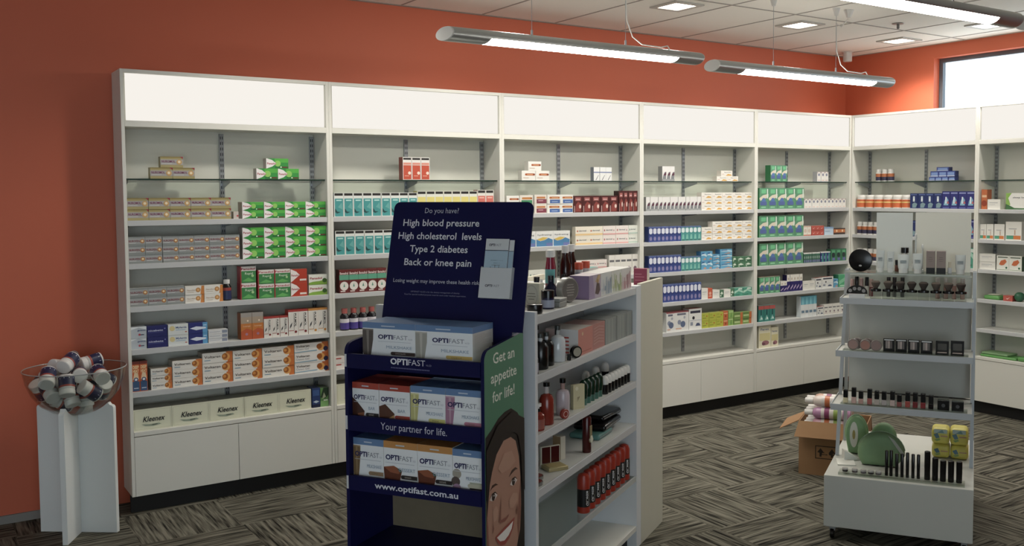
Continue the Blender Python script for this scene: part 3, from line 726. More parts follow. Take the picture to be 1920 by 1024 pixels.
# wall, bay, shelf, design, start, pitch, columns, stack, height, depth, description (metres)
ROWS = [
 ('A', 1, 'G', 'gold', 0.1998, 0.117, 2, 1, 0.0619, 0.05, 'gold pain relief carton'),
 ('A', 1, 'G2', 'gold', 0.2538, 0.1193, 1, 1, 0.0607, 0.05, 'gold pain relief carton'),
 ('A', 1, 'G', 'green', 0.7761, 0.1259, 2, 1, 0.0627, 0.06, 'green and white carton'),
 ('A', 1, 'G2', 'green', 0.8341, 0.1323, 1, 1, 0.0592, 0.06, 'green and white carton'),
 ('A', 1, 1, 'gold', 0.0477, 0.1146, 5, 2, 0.0612, 0.06, 'gold pain relief carton'),
 ('A', 1, 1, 'plainpale', 0.6333, 0.0293, 1, 1, 0.0425, 0.05, 'small pale carton'),
 ('A', 1, 1, 'green', 0.683, 0.1245, 4, 2, 0.0479, 0.09, 'green and white carton'),
 ('A', 1, 2, 'silver', 0.0476, 0.0989, 2, 3, 0.0487, 0.05, 'large silver carton'),
 ('A', 1, 2, 'silver', 0.2478, 0.0832, 5, 3, 0.0479, 0.05, 'small silver carton'),
 ('A', 1, 2, 'green', 0.6798, 0.1249, 4, 3, 0.0611, 0.08, 'green and white carton'),
 ('A', 1, 3, 'silver', 0.0457, 0.1037, 3, 2, 0.0501, 0.05, 'silver carton'),
 ('A', 1, 3, 'orangewhite', 0.3586, 0.1029, 2, 2, 0.0478, 0.05, 'white and orange carton'),
 ('A', 1, 3, 'b:pillbottle', 0.5661, 0.0523, 1, 1, 0.1208, 0.0, 'dark bottle with white cap'),
 ('A', 1, 3, 'rapid', 0.6627, 0.09, 1, 2, 0.0964, 0.07, 'tall red and green carton'),
 ('A', 1, 3, 'rapid', 0.7618, 0.0959, 2, 2, 0.0837, 0.07, 'red and green carton'),
 ('A', 1, 3, 'redwhite', 0.9562, 0.1003, 1, 2, 0.0818, 0.06, 'red and white carton'),
 ('A', 1, 3, 'limewhite', 1.0662, 0.1132, 1, 2, 0.062, 0.06, 'white and lime carton'),
 ('A', 1, 4, 'silverblue', 0.0477, 0.105, 1, 2, 0.061, 0.08, 'silver blue carton'),
 ('A', 1, 4, 'navy', 0.1555, 0.1061, 1, 2, 0.0606, 0.08, 'navy blue carton'),
 ('A', 1, 4, 'pearl', 0.2633, 0.1073, 1, 2, 0.0606, 0.08, 'pearl white carton'),
 ('A', 1, 4, 'navysky', 0.3722, 0.1027, 1, 2, 0.0602, 0.08, 'navy and sky carton'),
 ('A', 1, 4, 'whitegrey', 0.4779, 0.1079, 1, 3, 0.024, 0.06, 'slim white carton'),
 ('A', 1, 4, 'orangegrey', 0.6594, 0.0647, 2, 1, 0.1557, 0.07, 'tall orange and grey carton'),
 ('A', 1, 4, 'pulmol', 0.7914, 0.0477, 3, 1, 0.1219, 0.06, 'short white syrup carton'),
 ('A', 1, 4, 'pulmol', 0.9363, 0.0597, 2, 1, 0.1539, 0.06, 'tall red trimmed carton'),
 ('A', 1, 4, 'pulmoly', 1.0575, 0.0599, 2, 1, 0.1534, 0.06, 'tall orange trimmed carton'),
 ('A', 1, 5, 'heat', 0.049, 0.0513, 2, 1, 0.1673, 0.06, 'orange heat rub carton'),
 ('A', 1, 5, 'volt', 0.1679, 0.1101, 1, 3, 0.039, 0.09, 'small white orange carton'),
 ('A', 1, 5, 'volt', 0.2804, 0.1593, 1, 3, 0.0496, 0.11, 'white and orange carton'),
 ('A', 1, 5, 'volt', 0.4415, 0.1663, 1, 3, 0.0586, 0.11, 'white and orange carton'),
 ('A', 1, 5, 'volt', 0.6097, 0.1662, 1, 3, 0.0579, 0.11, 'white and orange carton'),
 ('A', 1, 5, 'volt', 0.7786, 0.1886, 1, 3, 0.0584, 0.11, 'white and orange carton'),
 ('A', 1, 5, 'voltblue', 0.97, 0.2116, 1, 3, 0.06, 0.11, 'white gel carton'),
 ('A', 1, 6, 'tissue', 0.054, 0.2024, 5, 1, 0.118, 0.12, 'cream tissue box'),
 ('A', 1, 6, 'bluetube', 1.0715, 0.0502, 1, 1, 0.1192, 0.09, 'slim navy blue carton'),
 ('A', 1, 6, 'leafgreen', 1.1234, 0.0515, 1, 1, 0.1158, 0.09, 'slim leafy green carton'),
 ('A', 2, 'G', 'redteal', 1.7012, 0.0626, 3, 1, 0.1453, 0.06, 'tall capped carton'),
 ('A', 2, 1, 'teal', 1.2308, 0.0616, 9, 1, 0.1473, 0.06, 'tall teal carton'),
 ('A', 2, 1, 'tallyellow', 1.7866, 0.0623, 7, 1, 0.1566, 0.06, 'tall yellow carton'),
 ('A', 2, 1, 'tallred', 2.2235, 0.0623, 2, 1, 0.1629, 0.06, 'tall coral carton'),
 ('A', 2, 2, 'teal', 1.2356, 0.0626, 7, 1, 0.1493, 0.06, 'tall teal carton'),
 ('A', 2, 3, 'maroon', 1.2571, 0.0615, 5, 1, 0.1438, 0.06, 'maroon and green carton'),
 ('A', 2, 4, 'b:syrup', 1.2679, 0.0592, 4, 1, 0.1349, 0, 'dark syrup bottle'),
 ('A', 2, 5, 'voltred', 1.225, 0.06, 1, 2, 0.0386, 0.08, 'red and white carton'),
 ('A', 2, 6, 'tissue', 1.2236, 0.2343, 1, 1, 0.1258, 0.12, 'cream tissue box'),
 ('A', 3, 'G', 'pill', 2.5891, 0.1124, 2, 1, 0.0679, 0.05, 'white carton with orange capsule'),
 ('A', 3, 'G2', 'pill', 2.6421, 0.108, 1, 1, 0.0646, 0.05, 'white carton with orange capsule'),
 ('A', 3, 'G', 'whitetick', 3.2005, 0.0542, 3, 1, 0.0993, 0.04, 'small white ticked carton'),
 ('A', 3, 1, 'pill', 2.4477, 0.102, 1, 2, 0.0619, 0.05, 'white and orange carton'),
 ('A', 3, 1, 'pillgreen', 2.5547, 0.1065, 1, 2, 0.0635, 0.05, 'orange and green carton'),
 ('A', 3, 1, 'pillmaroon', 2.6722, 0.1008, 1, 2, 0.0649, 0.05, 'orange and maroon carton'),
 ('A', 3, 1, 'pillblue', 2.7774, 0.1099, 2, 2, 0.0647, 0.05, 'orange and blue carton'),
 ('A', 3, 1, 'wine', 3.0017, 0.0799, 5, 1, 0.12, 0.06, 'dark red carton'),
 ('A', 3, 1, 'wine', 3.4049, 0.0522, 4, 1, 0.1546, 0.06, 'tall dark red carton'),
 ('A', 3, 2, 'wave', 2.5392, 0.1435, 3, 1, 0.1088, 0.06, 'blue wave pattern carton'),
 ('A', 3, 2, 'pinkyellow', 3.0158, 0.1217, 2, 2, 0.0663, 0.05, 'cream yellow carton'),
 ('A', 3, 2, 'pinkpink', 3.2611, 0.1169, 2, 2, 0.0665, 0.05, 'cream pink carton'),
 ('A', 3, 2, 'pinkgreen', 3.4969, 0.1168, 1, 2, 0.0666, 0.05, 'cream grey carton'),
 ('A', 3, 3, 'pinkpink', 3.0175, 0.093, 3, 2, 0.0617, 0.05, 'white and pink carton'),
 ('A', 3, 3, 'pinkgreen', 2.6195, 0.1499, 1, 1, 0.0722, 0.05, 'white and lime carton'),
 ('A', 3, 3, 'whitebar', 3.3155, 0.0546, 5, 1, 0.1509, 0.05, 'tall white carton'),
 ('A', 4, 'G', 'tube', 3.8444, 0.0421, 3, 1, 0.1132, 0.05, 'white carton with plum swoosh'),
 ('A', 4, 'G', 'yellowwhite', 4.4104, 0.1173, 2, 1, 0.0413, 0.05, 'white and yellow carton'),
 ('A', 4, 'G2', 'yellowwhite', 4.4576, 0.1235, 1, 1, 0.0448, 0.05, 'white and yellow carton'),
 ('A', 4, 1, 'tube', 3.665, 0.0395, 14, 1, 0.1079, 0.05, 'slim plum swoosh carton'),
 ('A', 4, 1, 'yellowwhite', 4.2233, 0.115, 5, 3, 0.0465, 0.06, 'white and yellow carton'),
 ('A', 4, 2, 'bluewhite', 3.6903, 0.0402, 8, 1, 0.1164, 0.05, 'slim blue carton'),
 ('A', 4, 2, 'tealwhite', 4.0137, 0.041, 5, 1, 0.1137, 0.05, 'slim teal carton'),
 ('A', 4, 2, 'yellowwhite', 4.2243, 0.1118, 1, 2, 0.05, 0.06, 'white and yellow carton'),
 ('A', 4, 2, 'yellowwhite', 4.3383, 0.1149, 4, 3, 0.0479, 0.06, 'white and yellow carton'),
 ('A', 4, 3, 'bluewhite', 3.6903, 0.0402, 8, 1, 0.1286, 0.05, 'slim blue carton'),
 ('A', 4, 3, 'tealwhite', 4.0143, 0.0407, 5, 1, 0.1108, 0.05, 'slim teal carton'),
 ('A', 4, 3, 'skybox', 4.2198, 0.061, 2, 2, 0.0719, 0.06, 'sky blue carton'),
 ('A', 4, 3, 'skybox', 4.3451, 0.0754, 1, 3, 0.0387, 0.06, 'sky blue carton'),
 ('A', 4, 3, 'skybox', 4.4239, 0.1315, 1, 4, 0.0384, 0.06, 'sky blue carton'),
 ('A', 4, 3, 'darkgreen', 4.56, 0.0487, 1, 2, 0.0451, 0.06, 'narrow green carton'),
 ('A', 4, 3, 'darkgreen', 4.611, 0.0956, 2, 2, 0.0436, 0.06, 'dark green carton'),
 ('A', 4, 4, 'bluewhite', 3.6721, 0.0392, 14, 1, 0.1384, 0.05, 'slim navy carton'),
 ('A', 4, 4, 'plainwhite', 4.2241, 0.0686, 1, 1, 0.085, 0.06, 'white carton'),
 ('A', 4, 4, 'redorange', 4.2938, 0.048, 1, 1, 0.0829, 0.06, 'small red carton'),
 ('A', 4, 4, 'plainwhite', 4.3441, 0.0778, 1, 1, 0.0649, 0.06, 'low white carton'),
 ('A', 4, 4, 'darkgreen', 4.423, 0.041, 1, 1, 0.0611, 0.06, 'small green carton'),
 ('A', 4, 4, 'plainwhite', 4.4662, 0.0735, 1, 1, 0.063, 0.06, 'small white carton'),
 ('A', 4, 4, 'darkgreen', 4.5419, 0.0382, 1, 1, 0.0634, 0.06, 'narrow green carton'),
 ('A', 4, 4, 'tealpack', 4.5813, 0.1115, 2, 1, 0.0661, 0.07, 'teal carton'),
 ('A', 4, 5, 'whitebaby', 3.8635, 0.0799, 1, 1, 0.153, 0.07, 'white blue motif carton'),
 ('A', 4, 5, 'whitebaby', 3.9454, 0.1487, 1, 1, 0.154, 0.07, 'wide white motif carton'),
 ('A', 4, 5, 'whitebaby2', 4.0973, 0.1334, 1, 1, 0.164, 0.07, 'white dark motif carton'),
 ('A', 4, 5, 'lime', 4.2306, 0.0768, 3, 2, 0.0592, 0.06, 'lime green carton'),
 ('A', 4, 5, 'orangepack', 4.4631, 0.0516, 1, 2, 0.0611, 0.06, 'orange carton'),
 ('A', 4, 5, 'limegreen', 4.5158, 0.0578, 1, 2, 0.0605, 0.06, 'green carton'),
 ('A', 4, 5, 'greenorange', 4.576, 0.114, 2, 2, 0.0497, 0.06, 'green and orange carton'),
 ('A', 5, 'G', 'greenblue', 5.0177, 0.0665, 3, 1, 0.1364, 0.06, 'green and blue carton'),
 ('A', 5, 'G', 'housewhite', 5.5906, 0.0479, 3, 1, 0.0881, 0.05, 'small white carton'),
 ('A', 5, 1, 'greenblue', 4.8571, 0.1071, 5, 1, 0.1752, 0.06, 'tall green blue carton'),
 ('A', 5, 1, 'housewhite', 5.3952, 0.049, 11, 1, 0.0826, 0.05, 'small white carton'),
 ('A', 5, 2, 'greenblue', 4.8593, 0.1063, 5, 1, 0.1801, 0.06, 'tall green blue carton'),
 ('A', 5, 2, 'whiteorange', 5.3932, 0.0471, 2, 1, 0.0838, 0.05, 'white and orange carton'),
 ('A', 5, 2, 'redtick', 5.4913, 0.0532, 3, 2, 0.0413, 0.05, 'small red carton'),
 ('A', 5, 2, 'paleblue', 5.6576, 0.1195, 1, 1, 0.0681, 0.05, 'pale blue carton'),
 ('A', 5, 2, 'orangedark', 5.7797, 0.0747, 2, 1, 0.0549, 0.05, 'orange and black carton'),
 ('A', 5, 3, 'greenblue', 4.8624, 0.1059, 5, 1, 0.1846, 0.06, 'tall green blue carton'),
 ('A', 5, 3, 'minigreen', 5.3956, 0.0263, 8, 1, 0.0856, 0.05, 'tiny dark green carton'),
 ('A', 5, 3, 'purpleblue', 5.609, 0.0436, 3, 1, 0.0878, 0.05, 'tiny navy carton'),
 ('A', 5, 3, 'greentall', 5.7441, 0.0695, 3, 1, 0.1077, 0.05, 'dark green carton'),
 ('A', 5, 4, 'greenblue', 4.8645, 0.0616, 4, 1, 0.1378, 0.06, 'short green blue carton'),
 ('A', 5, 4, 'purplewhite', 5.1135, 0.0402, 2, 1, 0.0919, 0.05, 'short purple carton'),
 ('A', 5, 4, 'purplewhite', 5.1938, 0.0384, 5, 1, 0.142, 0.05, 'tall purple carton'),
 ('A', 5, 4, 'plainwhite', 5.3887, 0.0774, 2, 1, 0.075, 0.05, 'small white carton'),
 ('A', 5, 4, 'whitebaby2', 5.5478, 0.081, 1, 1, 0.0957, 0.05, 'white and blue carton'),
 ('A', 5, 4, 'whitebaby2', 5.6331, 0.1481, 1, 1, 0.1003, 0.05, 'white motif carton'),
 ('A', 5, 4, 'skybox', 5.7841, 0.0592, 1, 1, 0.076, 0.05, 'sky blue carton'),
 ('A', 5, 4, 'mint', 5.8463, 0.1105, 1, 1, 0.1099, 0.06, 'mint green carton'),
 ('A', 5, 5, 'tealred', 4.8587, 0.0648, 3, 1, 0.1383, 0.05, 'teal carton with red top'),
 ('A', 5, 5, 'bluebottles', 5.3689, 0.05, 4, 1, 0.1798, 0.05, 'white carton with blue top'),
 ('A', 5, 5, 'whitebaby2', 5.5761, 0.0844, 1, 1, 0.0752, 0.05, 'small white motif carton'),
 ('A', 5, 5, 'whitebar', 5.6633, 0.0534, 5, 1, 0.0887, 0.05, 'white carton with dark dots'),
 ('A', 5, 6, 'creamflower', 4.8608, 0.1429, 1, 1, 0.197, 0.06, 'cream flower print carton'),
 ('A', 5, 6, 'creamflower', 5.0088, 0.0877, 1, 1, 0.1643, 0.06, 'narrow cream carton'),
 ('B', 1, 'G', 'b:vitamin', 0.2052, 0.0611, 3, 1, 0.1066, 0, 'white capped vitamin bottle'),
 ('B', 1, 'G', 'bluepack', 0.7532, 0.06, 4, 1, 0.0308, 0.05, 'small navy packet'),
 ('B', 1, 'G2', 'bluepack', 0.7653, 0.0764, 3, 1, 0.047, 0.05, 'navy packet'),
 ('B', 1, 'G3', 'bluepack', 0.8229, 0.1121, 1, 1, 0.0322, 0.05, 'navy packet'),
 ('B', 1, 1, 'b:orangejar', 0.0063, 0.0961, 6, 1, 0.1125, 0, 'orange jar with white lid'),
 ('B', 1, 1, 'navyfig', 0.5966, 0.0753, 4, 1, 0.1262, 0.06, 'navy and grey carton'),
 ('B', 1, 1, 'navyfig2', 0.8995, 0.0726, 4, 1, 0.1417, 0.06, 'tall navy carton'),
 ('B', 1, 2, 'b:vitamin', 0.0349, 0.0578, 8, 1, 0.1106, 0, 'white capped vitamin bottle'),
 ('B', 1, 2, 'navyfig', 0.5596, 0.1017, 1, 1, 0.1331, 0.06, 'navy carton'),
 ('B', 1, 2, 'navyfig2', 1.1314, 0.0616, 1, 1, 0.151, 0.06, 'tall navy carton'),
 ('B', 1, 3, 'b:vitamin', 0.035, 0.0583, 8, 1, 0.1109, 0, 'white capped vitamin bottle'),
 ('B', 1, 3, 'tealpack', 1.1354, 0.0617, 1, 1, 0.1612, 0.06, 'teal carton'),
 ('B', 2, 1, 'orangepack', 1.2453, 0.0495, 1, 1, 0.1544, 0.06, 'orange and pink packet'),
 ('B', 2, 1, 'plainwhite', 1.2983, 0.1076, 1, 1, 0.0784, 0.06, 'low white carton'),
 ('B', 2, 1, 'swoosh', 1.4501, 0.2333, 1, 1, 0.1256, 0.06, 'white and green carton'),
 ('B', 2, 2, 'whiteband', 1.2377, 0.0549, 1, 1, 0.1183, 0.06, 'narrow white carton'),
 ('B', 2, 2, 'whiteband', 1.2953, 0.0586, 1, 1, 0.12, 0.06, 'white carton'),
 ('B', 2, 2, 'whiteband', 1.3592, 0.0851, 1, 1, 0.1216, 0.06, 'white orange banded carton'),
 ('B', 2, 2, 'whiteband', 1.4538, 0.1291, 1, 1, 0.1426, 0.06, 'large white orange banded carton'),
 ('B', 2, 3, 'plainwhite', 1.2381, 0.1377, 1, 2, 0.0612, 0.07, 'wide white carton'),
 ('B', 2, 3, 'guard', 1.3847, 0.1028, 2, 1, 0.1151, 0.06, 'white carton with orange print'),
 ('B', 2, 4, 'redtick', 1.4438, 0.0764, 1, 1, 0.0437, 0.06, 'small red carton'),
]
TOPZ = {('A', 1, 'gold'): 0.0619, ('A', 1, 'green'): 0.0627, ('A', 3, 'pill'): 0.0679, ('A', 4, 'yellowwhite'): 0.0413, ('B', 1, 'bluepack'): 0.0308}
TOPZ2 = {('B', 1, 'bluepack'): 0.047}
PILE = [(-0.284, -0.12, 0.686, -0.885, -0.089, 0.457), (-0.172, -0.231, 0.749, -0.767, -0.21, 0.606), (-0.08, -0.068, 0.781, -0.742, -0.374, 0.557), (-0.283, -0.072, 0.862, -0.795, -0.57, 0.208), (-0.278, 0.059, 0.793, -0.243, -0.291, 0.925), (-0.121, 0.006, 0.768, -0.219, -0.04, 0.975), (-0.375, -0.068, 0.751, -0.475, -0.329, 0.816), (-0.174, -0.063, 0.705, -0.252, -0.1, -0.963), (-0.254, -0.189, 0.724, 0.171, -0.469, -0.866), (-0.346, -0.179, 0.755, 0.234, -0.829, -0.508), (-0.357, -0.214, 0.833, -0.218, -0.807, -0.549), (-0.271, -0.09, 0.767, -0.897, -0.034, 0.44), (-0.256, -0.155, 0.892, -0.575, -0.742, -0.344), (-0.205, -0.145, 0.823, -0.096, -0.995, 0.0), (-0.277, -0.249, 0.789, -0.043, -0.488, -0.872), (-0.212, 0.004, 0.812, -0.222, -0.67, -0.709), (-0.119, -0.204, 0.824, 0.142, -0.936, -0.322), (-0.18, -0.148, 0.711, 0.006, -0.14, -0.99), (-0.195, 0.037, 0.728, -0.234, -0.666, -0.708), (-0.096, -0.138, 0.734, 0.106, -0.712, 0.694), (-0.35, -0.002, 0.798, 0.429, -0.624, 0.653), (-0.28, -0.022, 0.712, 0.315, -0.334, -0.888), (-0.136, -0.043, 0.868, -0.956, -0.225, -0.19)]
_cols = {}
for r in ROWS:
    _cols.setdefault((r[0], r[1], r[2], r[10]), []).append(r)
_rnd = random.Random(4)
for (wl, by, sh, desc), rs in _cols.items():
    rs.sort(key=lambda r: r[4])
    ntot = sum(r[6] for r in rs)
    where = 'on ' + SHN['G' if str(sh)[0] == 'G' else sh] + ' of ' + (BN_A if wl == 'A' else BN_B)[by]
    if str(sh)[0] == 'G':
        z0 = SHZ['G']
    else:
        z0 = SHZ[sh]
    lo, hi = (BAYS[by - 1] if wl == 'A' else ((0, 1.218), (1.218, 2.42))[by - 1])
    i0 = 0
    grp = desc + 's ' + where
    for (_, _, _, key, a0, pw, n, m_, h, dep, _) in rs:
        a1 = a0 + pw * n
        a0 = max(a0, lo + .0205); a1 = min(a1, hi - .0205)
        pw = (a1 - a0) / n
        for i in range(n):
            for j in range(m_):
                zz = z0 + j * h
                if sh == 'G2': zz = z0 + TOPZ[(wl, by, key)]
                if sh == 'G3': zz = z0 + TOPZ[(wl, by, key)] + TOPZ2[(wl, by, key)]
                pos = ordw(i0 + i, ntot); row = roww(j, m_)
                if str(sh)[0] == 'G' and (wl, by, key) in TOPZ:
                    row = {'G': 'bottom of pile', 'G2': 'top of pile', 'G3': 'top of pile'}[sh]
                    if sh == 'G2' and (wl, by, key) in TOPZ2: row = 'middle of pile'
                L = lab(desc, pos, row, where)
                b = (.05 if str(sh)[0] == 'G' else .022) + _rnd.uniform(0, .004)
                if key[:2] == 'b:':
                    small_bottle(key[2:], wl, a0 + i * pw + .0006, b, zz + .0004, pw - .0012, h - .0006, L, grp)
                else:
                    d_ = dep - .004 if j else dep
                    carton(key, wl, a0 + i * pw + .0006, b, zz + .0004, pw - .0012, h - .0006, d_, L, grp if ntot * m_ > 1 else None)
        i0 += n
# ================================================================== ISLAND SHELVING
O = (-.6, .35, 0)
def G(off=O): return MB(off)
gl, gr = place('G', O[0], O[1], 0)
isl = thing('island_shelving', 'white double sided island shelving in the middle with cosmetics on its shelves', 'shelving unit', gl, gr)
ISW = noisy('island_white', '#d4d6d8', '#dadcde', 3, .45)
G().box(-1.243, -1.219, 0, .70, 0.0005, 1.305, ISW).build('end_panel', isl, .0015)
G().box(-.071, -.004, 0, .70, 0.0005, 1.295, ISW).build('end_panel', isl, .0015)
G().box(-1.219, -.071, .275, .425, .0005, 1.30, ISW).build('back_panel', isl)
G().box(-1.219, -.071, .002, .275, .088, .113, WHITE).build('base_shelf', isl, .0015)
G().box(-1.219, -.071, .05, .065, .0005, .088, KICK).build('kickboard', isl)
G().box(-1.219, -.071, .425, .698, .088, .113, WHITE).build('base_shelf', isl, .0015)
ISZ = [1.287, 1.062, .832, .622]
for z in ISZ:
    s = G().box(-1.2185, -.0715, .012, .275, z - .018, z, WHITE2).build('shelf', isl)
    G().box(-1.2185, -.0715, .002, .0118, z - .032, z + .001, STRIP).build('ticket_strip', s, .0015)
G().box(-1.2185, -.0715, .425, .69, 1.287 - .018, 1.287, WHITE2).build('shelf', isl)
G().box(-1.2185, -.0715, .425, .69, .83, .848, WHITE2).build('shelf', isl)
s = G().box(-1.2185, -.0715, .010, .275, .352, .360, clear('clear_shelf', '#e9eeea')).build('clear_shelf', isl)
G().box(-1.2185, -.0715, .002, .0098, .337, .362, mat('#b9bdbb', .2, spec=.8)).build('front_lip', s)

el, er = place('G', .18, .35, 0)
ecu = thing('end_cap_unit', 'pale end unit closing the far end of the island shelving', 'shelving unit', el, er)
E_ = (.18, .35, 0)
BEI = noisy('end_unit_board', '#c9c5b4', '#cfcbba', 4, .5)
MB(E_).box(0.0, .355, 0, .022, .0005, 1.302, BEI).build('side_panel', ecu, .0015)
MB(E_).box(0.0, .355, .678, .70, .0005, 1.302, BEI).build('side_panel', ecu, .0015)
MB(E_).box(0.0, .02, .022, .678, .0005, 1.27, BEI).build('back_panel', ecu)
for z in (.12, .5, .9, 1.27):
    MB(E_).box(.02, .345, .022, .678, z - .018, z, WHITE2).build('shelf', ecu)
D['maroon_card'] = ('gift_carton', 'carton', '#8c2c4c', '#ded4c4', '#a04860', [('r', .1, .3, .8, .34, '#b86c84'), ('r', .1, .5, .8, .54, '#b86c84'), ('r', .1, .66, .6, .7, '#b86c84')])
carton('maroon_card', 'S', -.108, .20, 1.2705, .072, .088, .04, 'deep pink gift carton standing on the end unit of the island shelving')

# ---------------------------------------------------------- things on the island, front side
def lathe_thing(name, label, cat, fr, a, b, z, parts, group=None, seg=18, lean=0.0, turn=0.0):
    loc, rz = place(fr, a, b, z + .0005)
    t = thing(name, label, cat, loc, rz + turn, group)
    for pn, prof, m in parts:
        MB().lathe(prof, m, seg).build(pn, t)
    return t
def gc(key, s, d, z, w, h, dp, label, group=None, turn=0.0):
    return carton(key, 'G', s, d, z + .0005, w, h, dp, label, group, turn)
BLK = mat('#0d0c0e', .22, name='gloss_black')
NVY = mat('#15173c', .25, name='navy_glass')
CLR = mat('#cfd2d6', .12, 0, 'frosted_clear', .7)
D['cream_disc'] = ('cream_box', 'box', '#d2cfb8', '#c8c5b0', '#dcd9c4', [])
D['purple_box'] = ('perfume_carton', 'carton', '#b4a4b4', '#8d749a', '#d0c6ce', [('p', [(0, 0), (.5, 0), (.3, 1), (0, 1)], '#a08cac'), ('p', [(.5, .7), (.75, .98), (.95, .95), (.8, .65)], '#c8a878'), ('p', [(.5, .2), (.65, .66), (.85, .6), (.92, .3), (.75, .12)], '#5c4440'), ('c', .72, .7, .1, '#b48c60')])
def drips(c1, c2, seed):
    r = random.Random(seed); o = []
    for i in range(11):
        u = .03 + i * .088; h = r.uniform(.25, .85)
        o.append(('r', u, .04 if r.random() < .6 else .2, u + r.choice((.03, .045, .06)), h, r.choice((c1, c2))))
    return o
D['drip_blue'] = ('perfume_carton', 'carton', '#d4d4d0', '#c0c0c4', '#dededa', drips('#8ca0b8', '#b0bccc', 1))
D['drip_green'] = ('perfume_carton', 'carton', '#d4d4cc', '#c0c0c4', '#dededa', drips('#a4b468', '#c0c890', 2))
D['drip_red'] = ('perfume_carton', 'carton', '#d6d0cc', '#c0c0c4', '#dededa', drips('#c06c74', '#d09ca0', 3))
D['pink_stripe'] = ('perfume_carton', 'carton', '#cc7c70', '#dcd8d6', '#dcd4cc', [('c', .3, .8, .07, '#d8b890'), ('r', .1, .1, .9, .14, '#b86458')])
D['pink_pattern'] = ('perfume_carton', 'carton', '#b87870', '#b08078', '#c89890', [('p', [(.1, .2 + .12 * k), (.5, .26 + .12 * k), (.9, .18 + .12 * k), (.9, .21 + .12 * k), (.5, .29 + .12 * k), (.1, .23 + .12 * k)], '#ca9a90') for k in range(6)])
D['grey_stripe'] = ('perfume_carton', 'carton', '#8c908c', '#7c807c', '#a0a29e', [('r', .3, .05, .34, .95, '#a8aca4'), ('r', .6, .05, .64, .95, '#a8aca4'), ('r', .9, .05, .93, .95, '#74787a')])
D['sachet'] = ('bath_salt_sachet', 'sachet', '#cdc49a', '#bcb48c', '#d4cca8', [('r', .06, .05, .94, .06, '#a49c74'), ('p', [(.3, .3), (.42, .5), (.36, .5)], '#6c5a3c'), ('p', [(.36, .3), (.56, .52), (.46, .5)], '#6c5a3c'), ('c', .3, .85, .08, '#e4dcc0')])
D['teal_box'] = ('medicine_carton', 'carton', '#d8d4d0', '#3c8c88', '#4ca49c', [('r', 0, .5, 1, .6, '#b84c5c')])

z = 1.287
t = carton('cream_disc', 'G', -.985, .10, z + .0005, .040, .098, .07, 'cream box with a round disc emblem beside the navy sign, island top shelf', None, math.radians(-4))
m = MB(); m.ops((-.0002, .068, .002), (0, -.066, 0), (0, 0, .094), [('c', .5, .5, .46, '#b4b2a4', .44), ('c', .5, .5, .40, '#c6c4b4', .39), ('r', .25, .56, .75, .6, '#908e80'), ('r', .2, .44, .8, .48, '#908e80'), ('r', .3, .32, .7, .36, '#908e80')])
m.build('disc_emblem', t)
lathe_thing('lotion_pot', 'small black pot on island top shelf edge beside the navy sign', 'pot', 'G', -1.145, .045, z, [('body', [(.028, 0), (.03, .003), (.03, .02)], BLK), ('lid', [(.031, .0205), (.031, .034), (.028, .036)], BLK)])
lathe_thing('cream_jar', 'navy jar with black lid and pale label on island top shelf', 'jar', 'G', -.99, .06, z, [('body', [(.025, 0), (.026, .003), (.026, .045)], NVY), ('lid', [(.0265, .0455), (.0265, .072), (.024, .074)], BLK), ('label', [(.0265, .006), (.0265, .036)], mat('#9aa0b4', .4))])
TIN = mat('#94948e', .35, .35, 'pewter_tin')
loc, rz = place('G', -.915, .05, z + .0005)
t = thing('gift_tin', 'flat grey rectangular tin lying in front on island top shelf', 'tin', loc, rz)
MB().box(-.036, .036, -.026, .026, 0, .022, TIN).build('body', t, .003)
MB().box(-.037, .037, -.027, .027, .0225, .036, TIN).build('lid', t, .003)
lathe_thing('gift_tin', 'round grey tin lying flat behind the rectangular tin', 'tin', 'G', -.84, .155, z, [('body', [(.048, 0), (.048, .032)], TIN), ('lid', [(.0495, .0325), (.0495, .052), (.047, .054)], TIN)], None, 28)
loc, rz = place('G', -.755, .075, z + .0535)
t = thing('gift_tin', 'round grey tin standing on its edge, face turned outward', 'tin', loc, rz + math.radians(-22))
T = Matrix.Rotation(math.radians(90), 4, 'X')
MB().lathe([(.050, -.018), (.052, -.016), (.052, .014), (.050, .018)], TIN, 30, T=T).build('body', t)
m = MB().lathe([(.045, .0182), (.045, .0186)], mat('#6f6a64', .4), 30, T=T)
for k in range(5): m.box(-.024 + .003 * abs(k - 2), .024 - .003 * abs(k - 2), -.0192, -.0188, -.022 + .011 * k - .002, -.022 + .011 * k + .002, mat('#a09a90', .4))
m.build('face_label', t)
for i, (s, lb) in enumerate(((-.78, 'leftmost navy glass bottle with white neck tag, island top shelf'), (-.70, 'middle navy glass bottle with white neck tag, island top shelf'), (-.625, 'rightmost navy glass bottle, half behind the purple carton'))):
    t = lathe_thing('bath_oil_bottle', lb, 'bottle', 'G', s, .205 - .03 * i, z, [('body', [(.026, 0), (.028, .004), (.028, .05), (.012, .072), (.012, .088)], NVY), ('cap', [(.0125, .0885), (.0125, .105)], BLK)], 'navy bath oil bottles on the island')
    MB().prism([(-.014, .074), (0, .062), (.014, .074), (.012, .096), (-.012, .096)], 'y', -.0225, -.0215, mat('#e2e2e0', .5)).build('neck_tag', t)
gc('purple_box', -.64, .022, z, .145, .102, .09, 'purple carton with an orchid picture on island top shelf')
gc('drip_blue', -.492, .025, z, .136, .102, .1, 'white carton with blue paint drips on island top shelf')
gc('drip_green', -.354, .025, z, .136, .102, .1, 'white carton with green paint drips on island top shelf')
gc('drip_red', -.216, .025, z, .136, .102, .1, 'white carton with red paint drips on island top shelf')
AMB = mat('#32100c', .15, name='amber_glass')
MAG = mat('#8c2038', .2, name='magenta_glass')
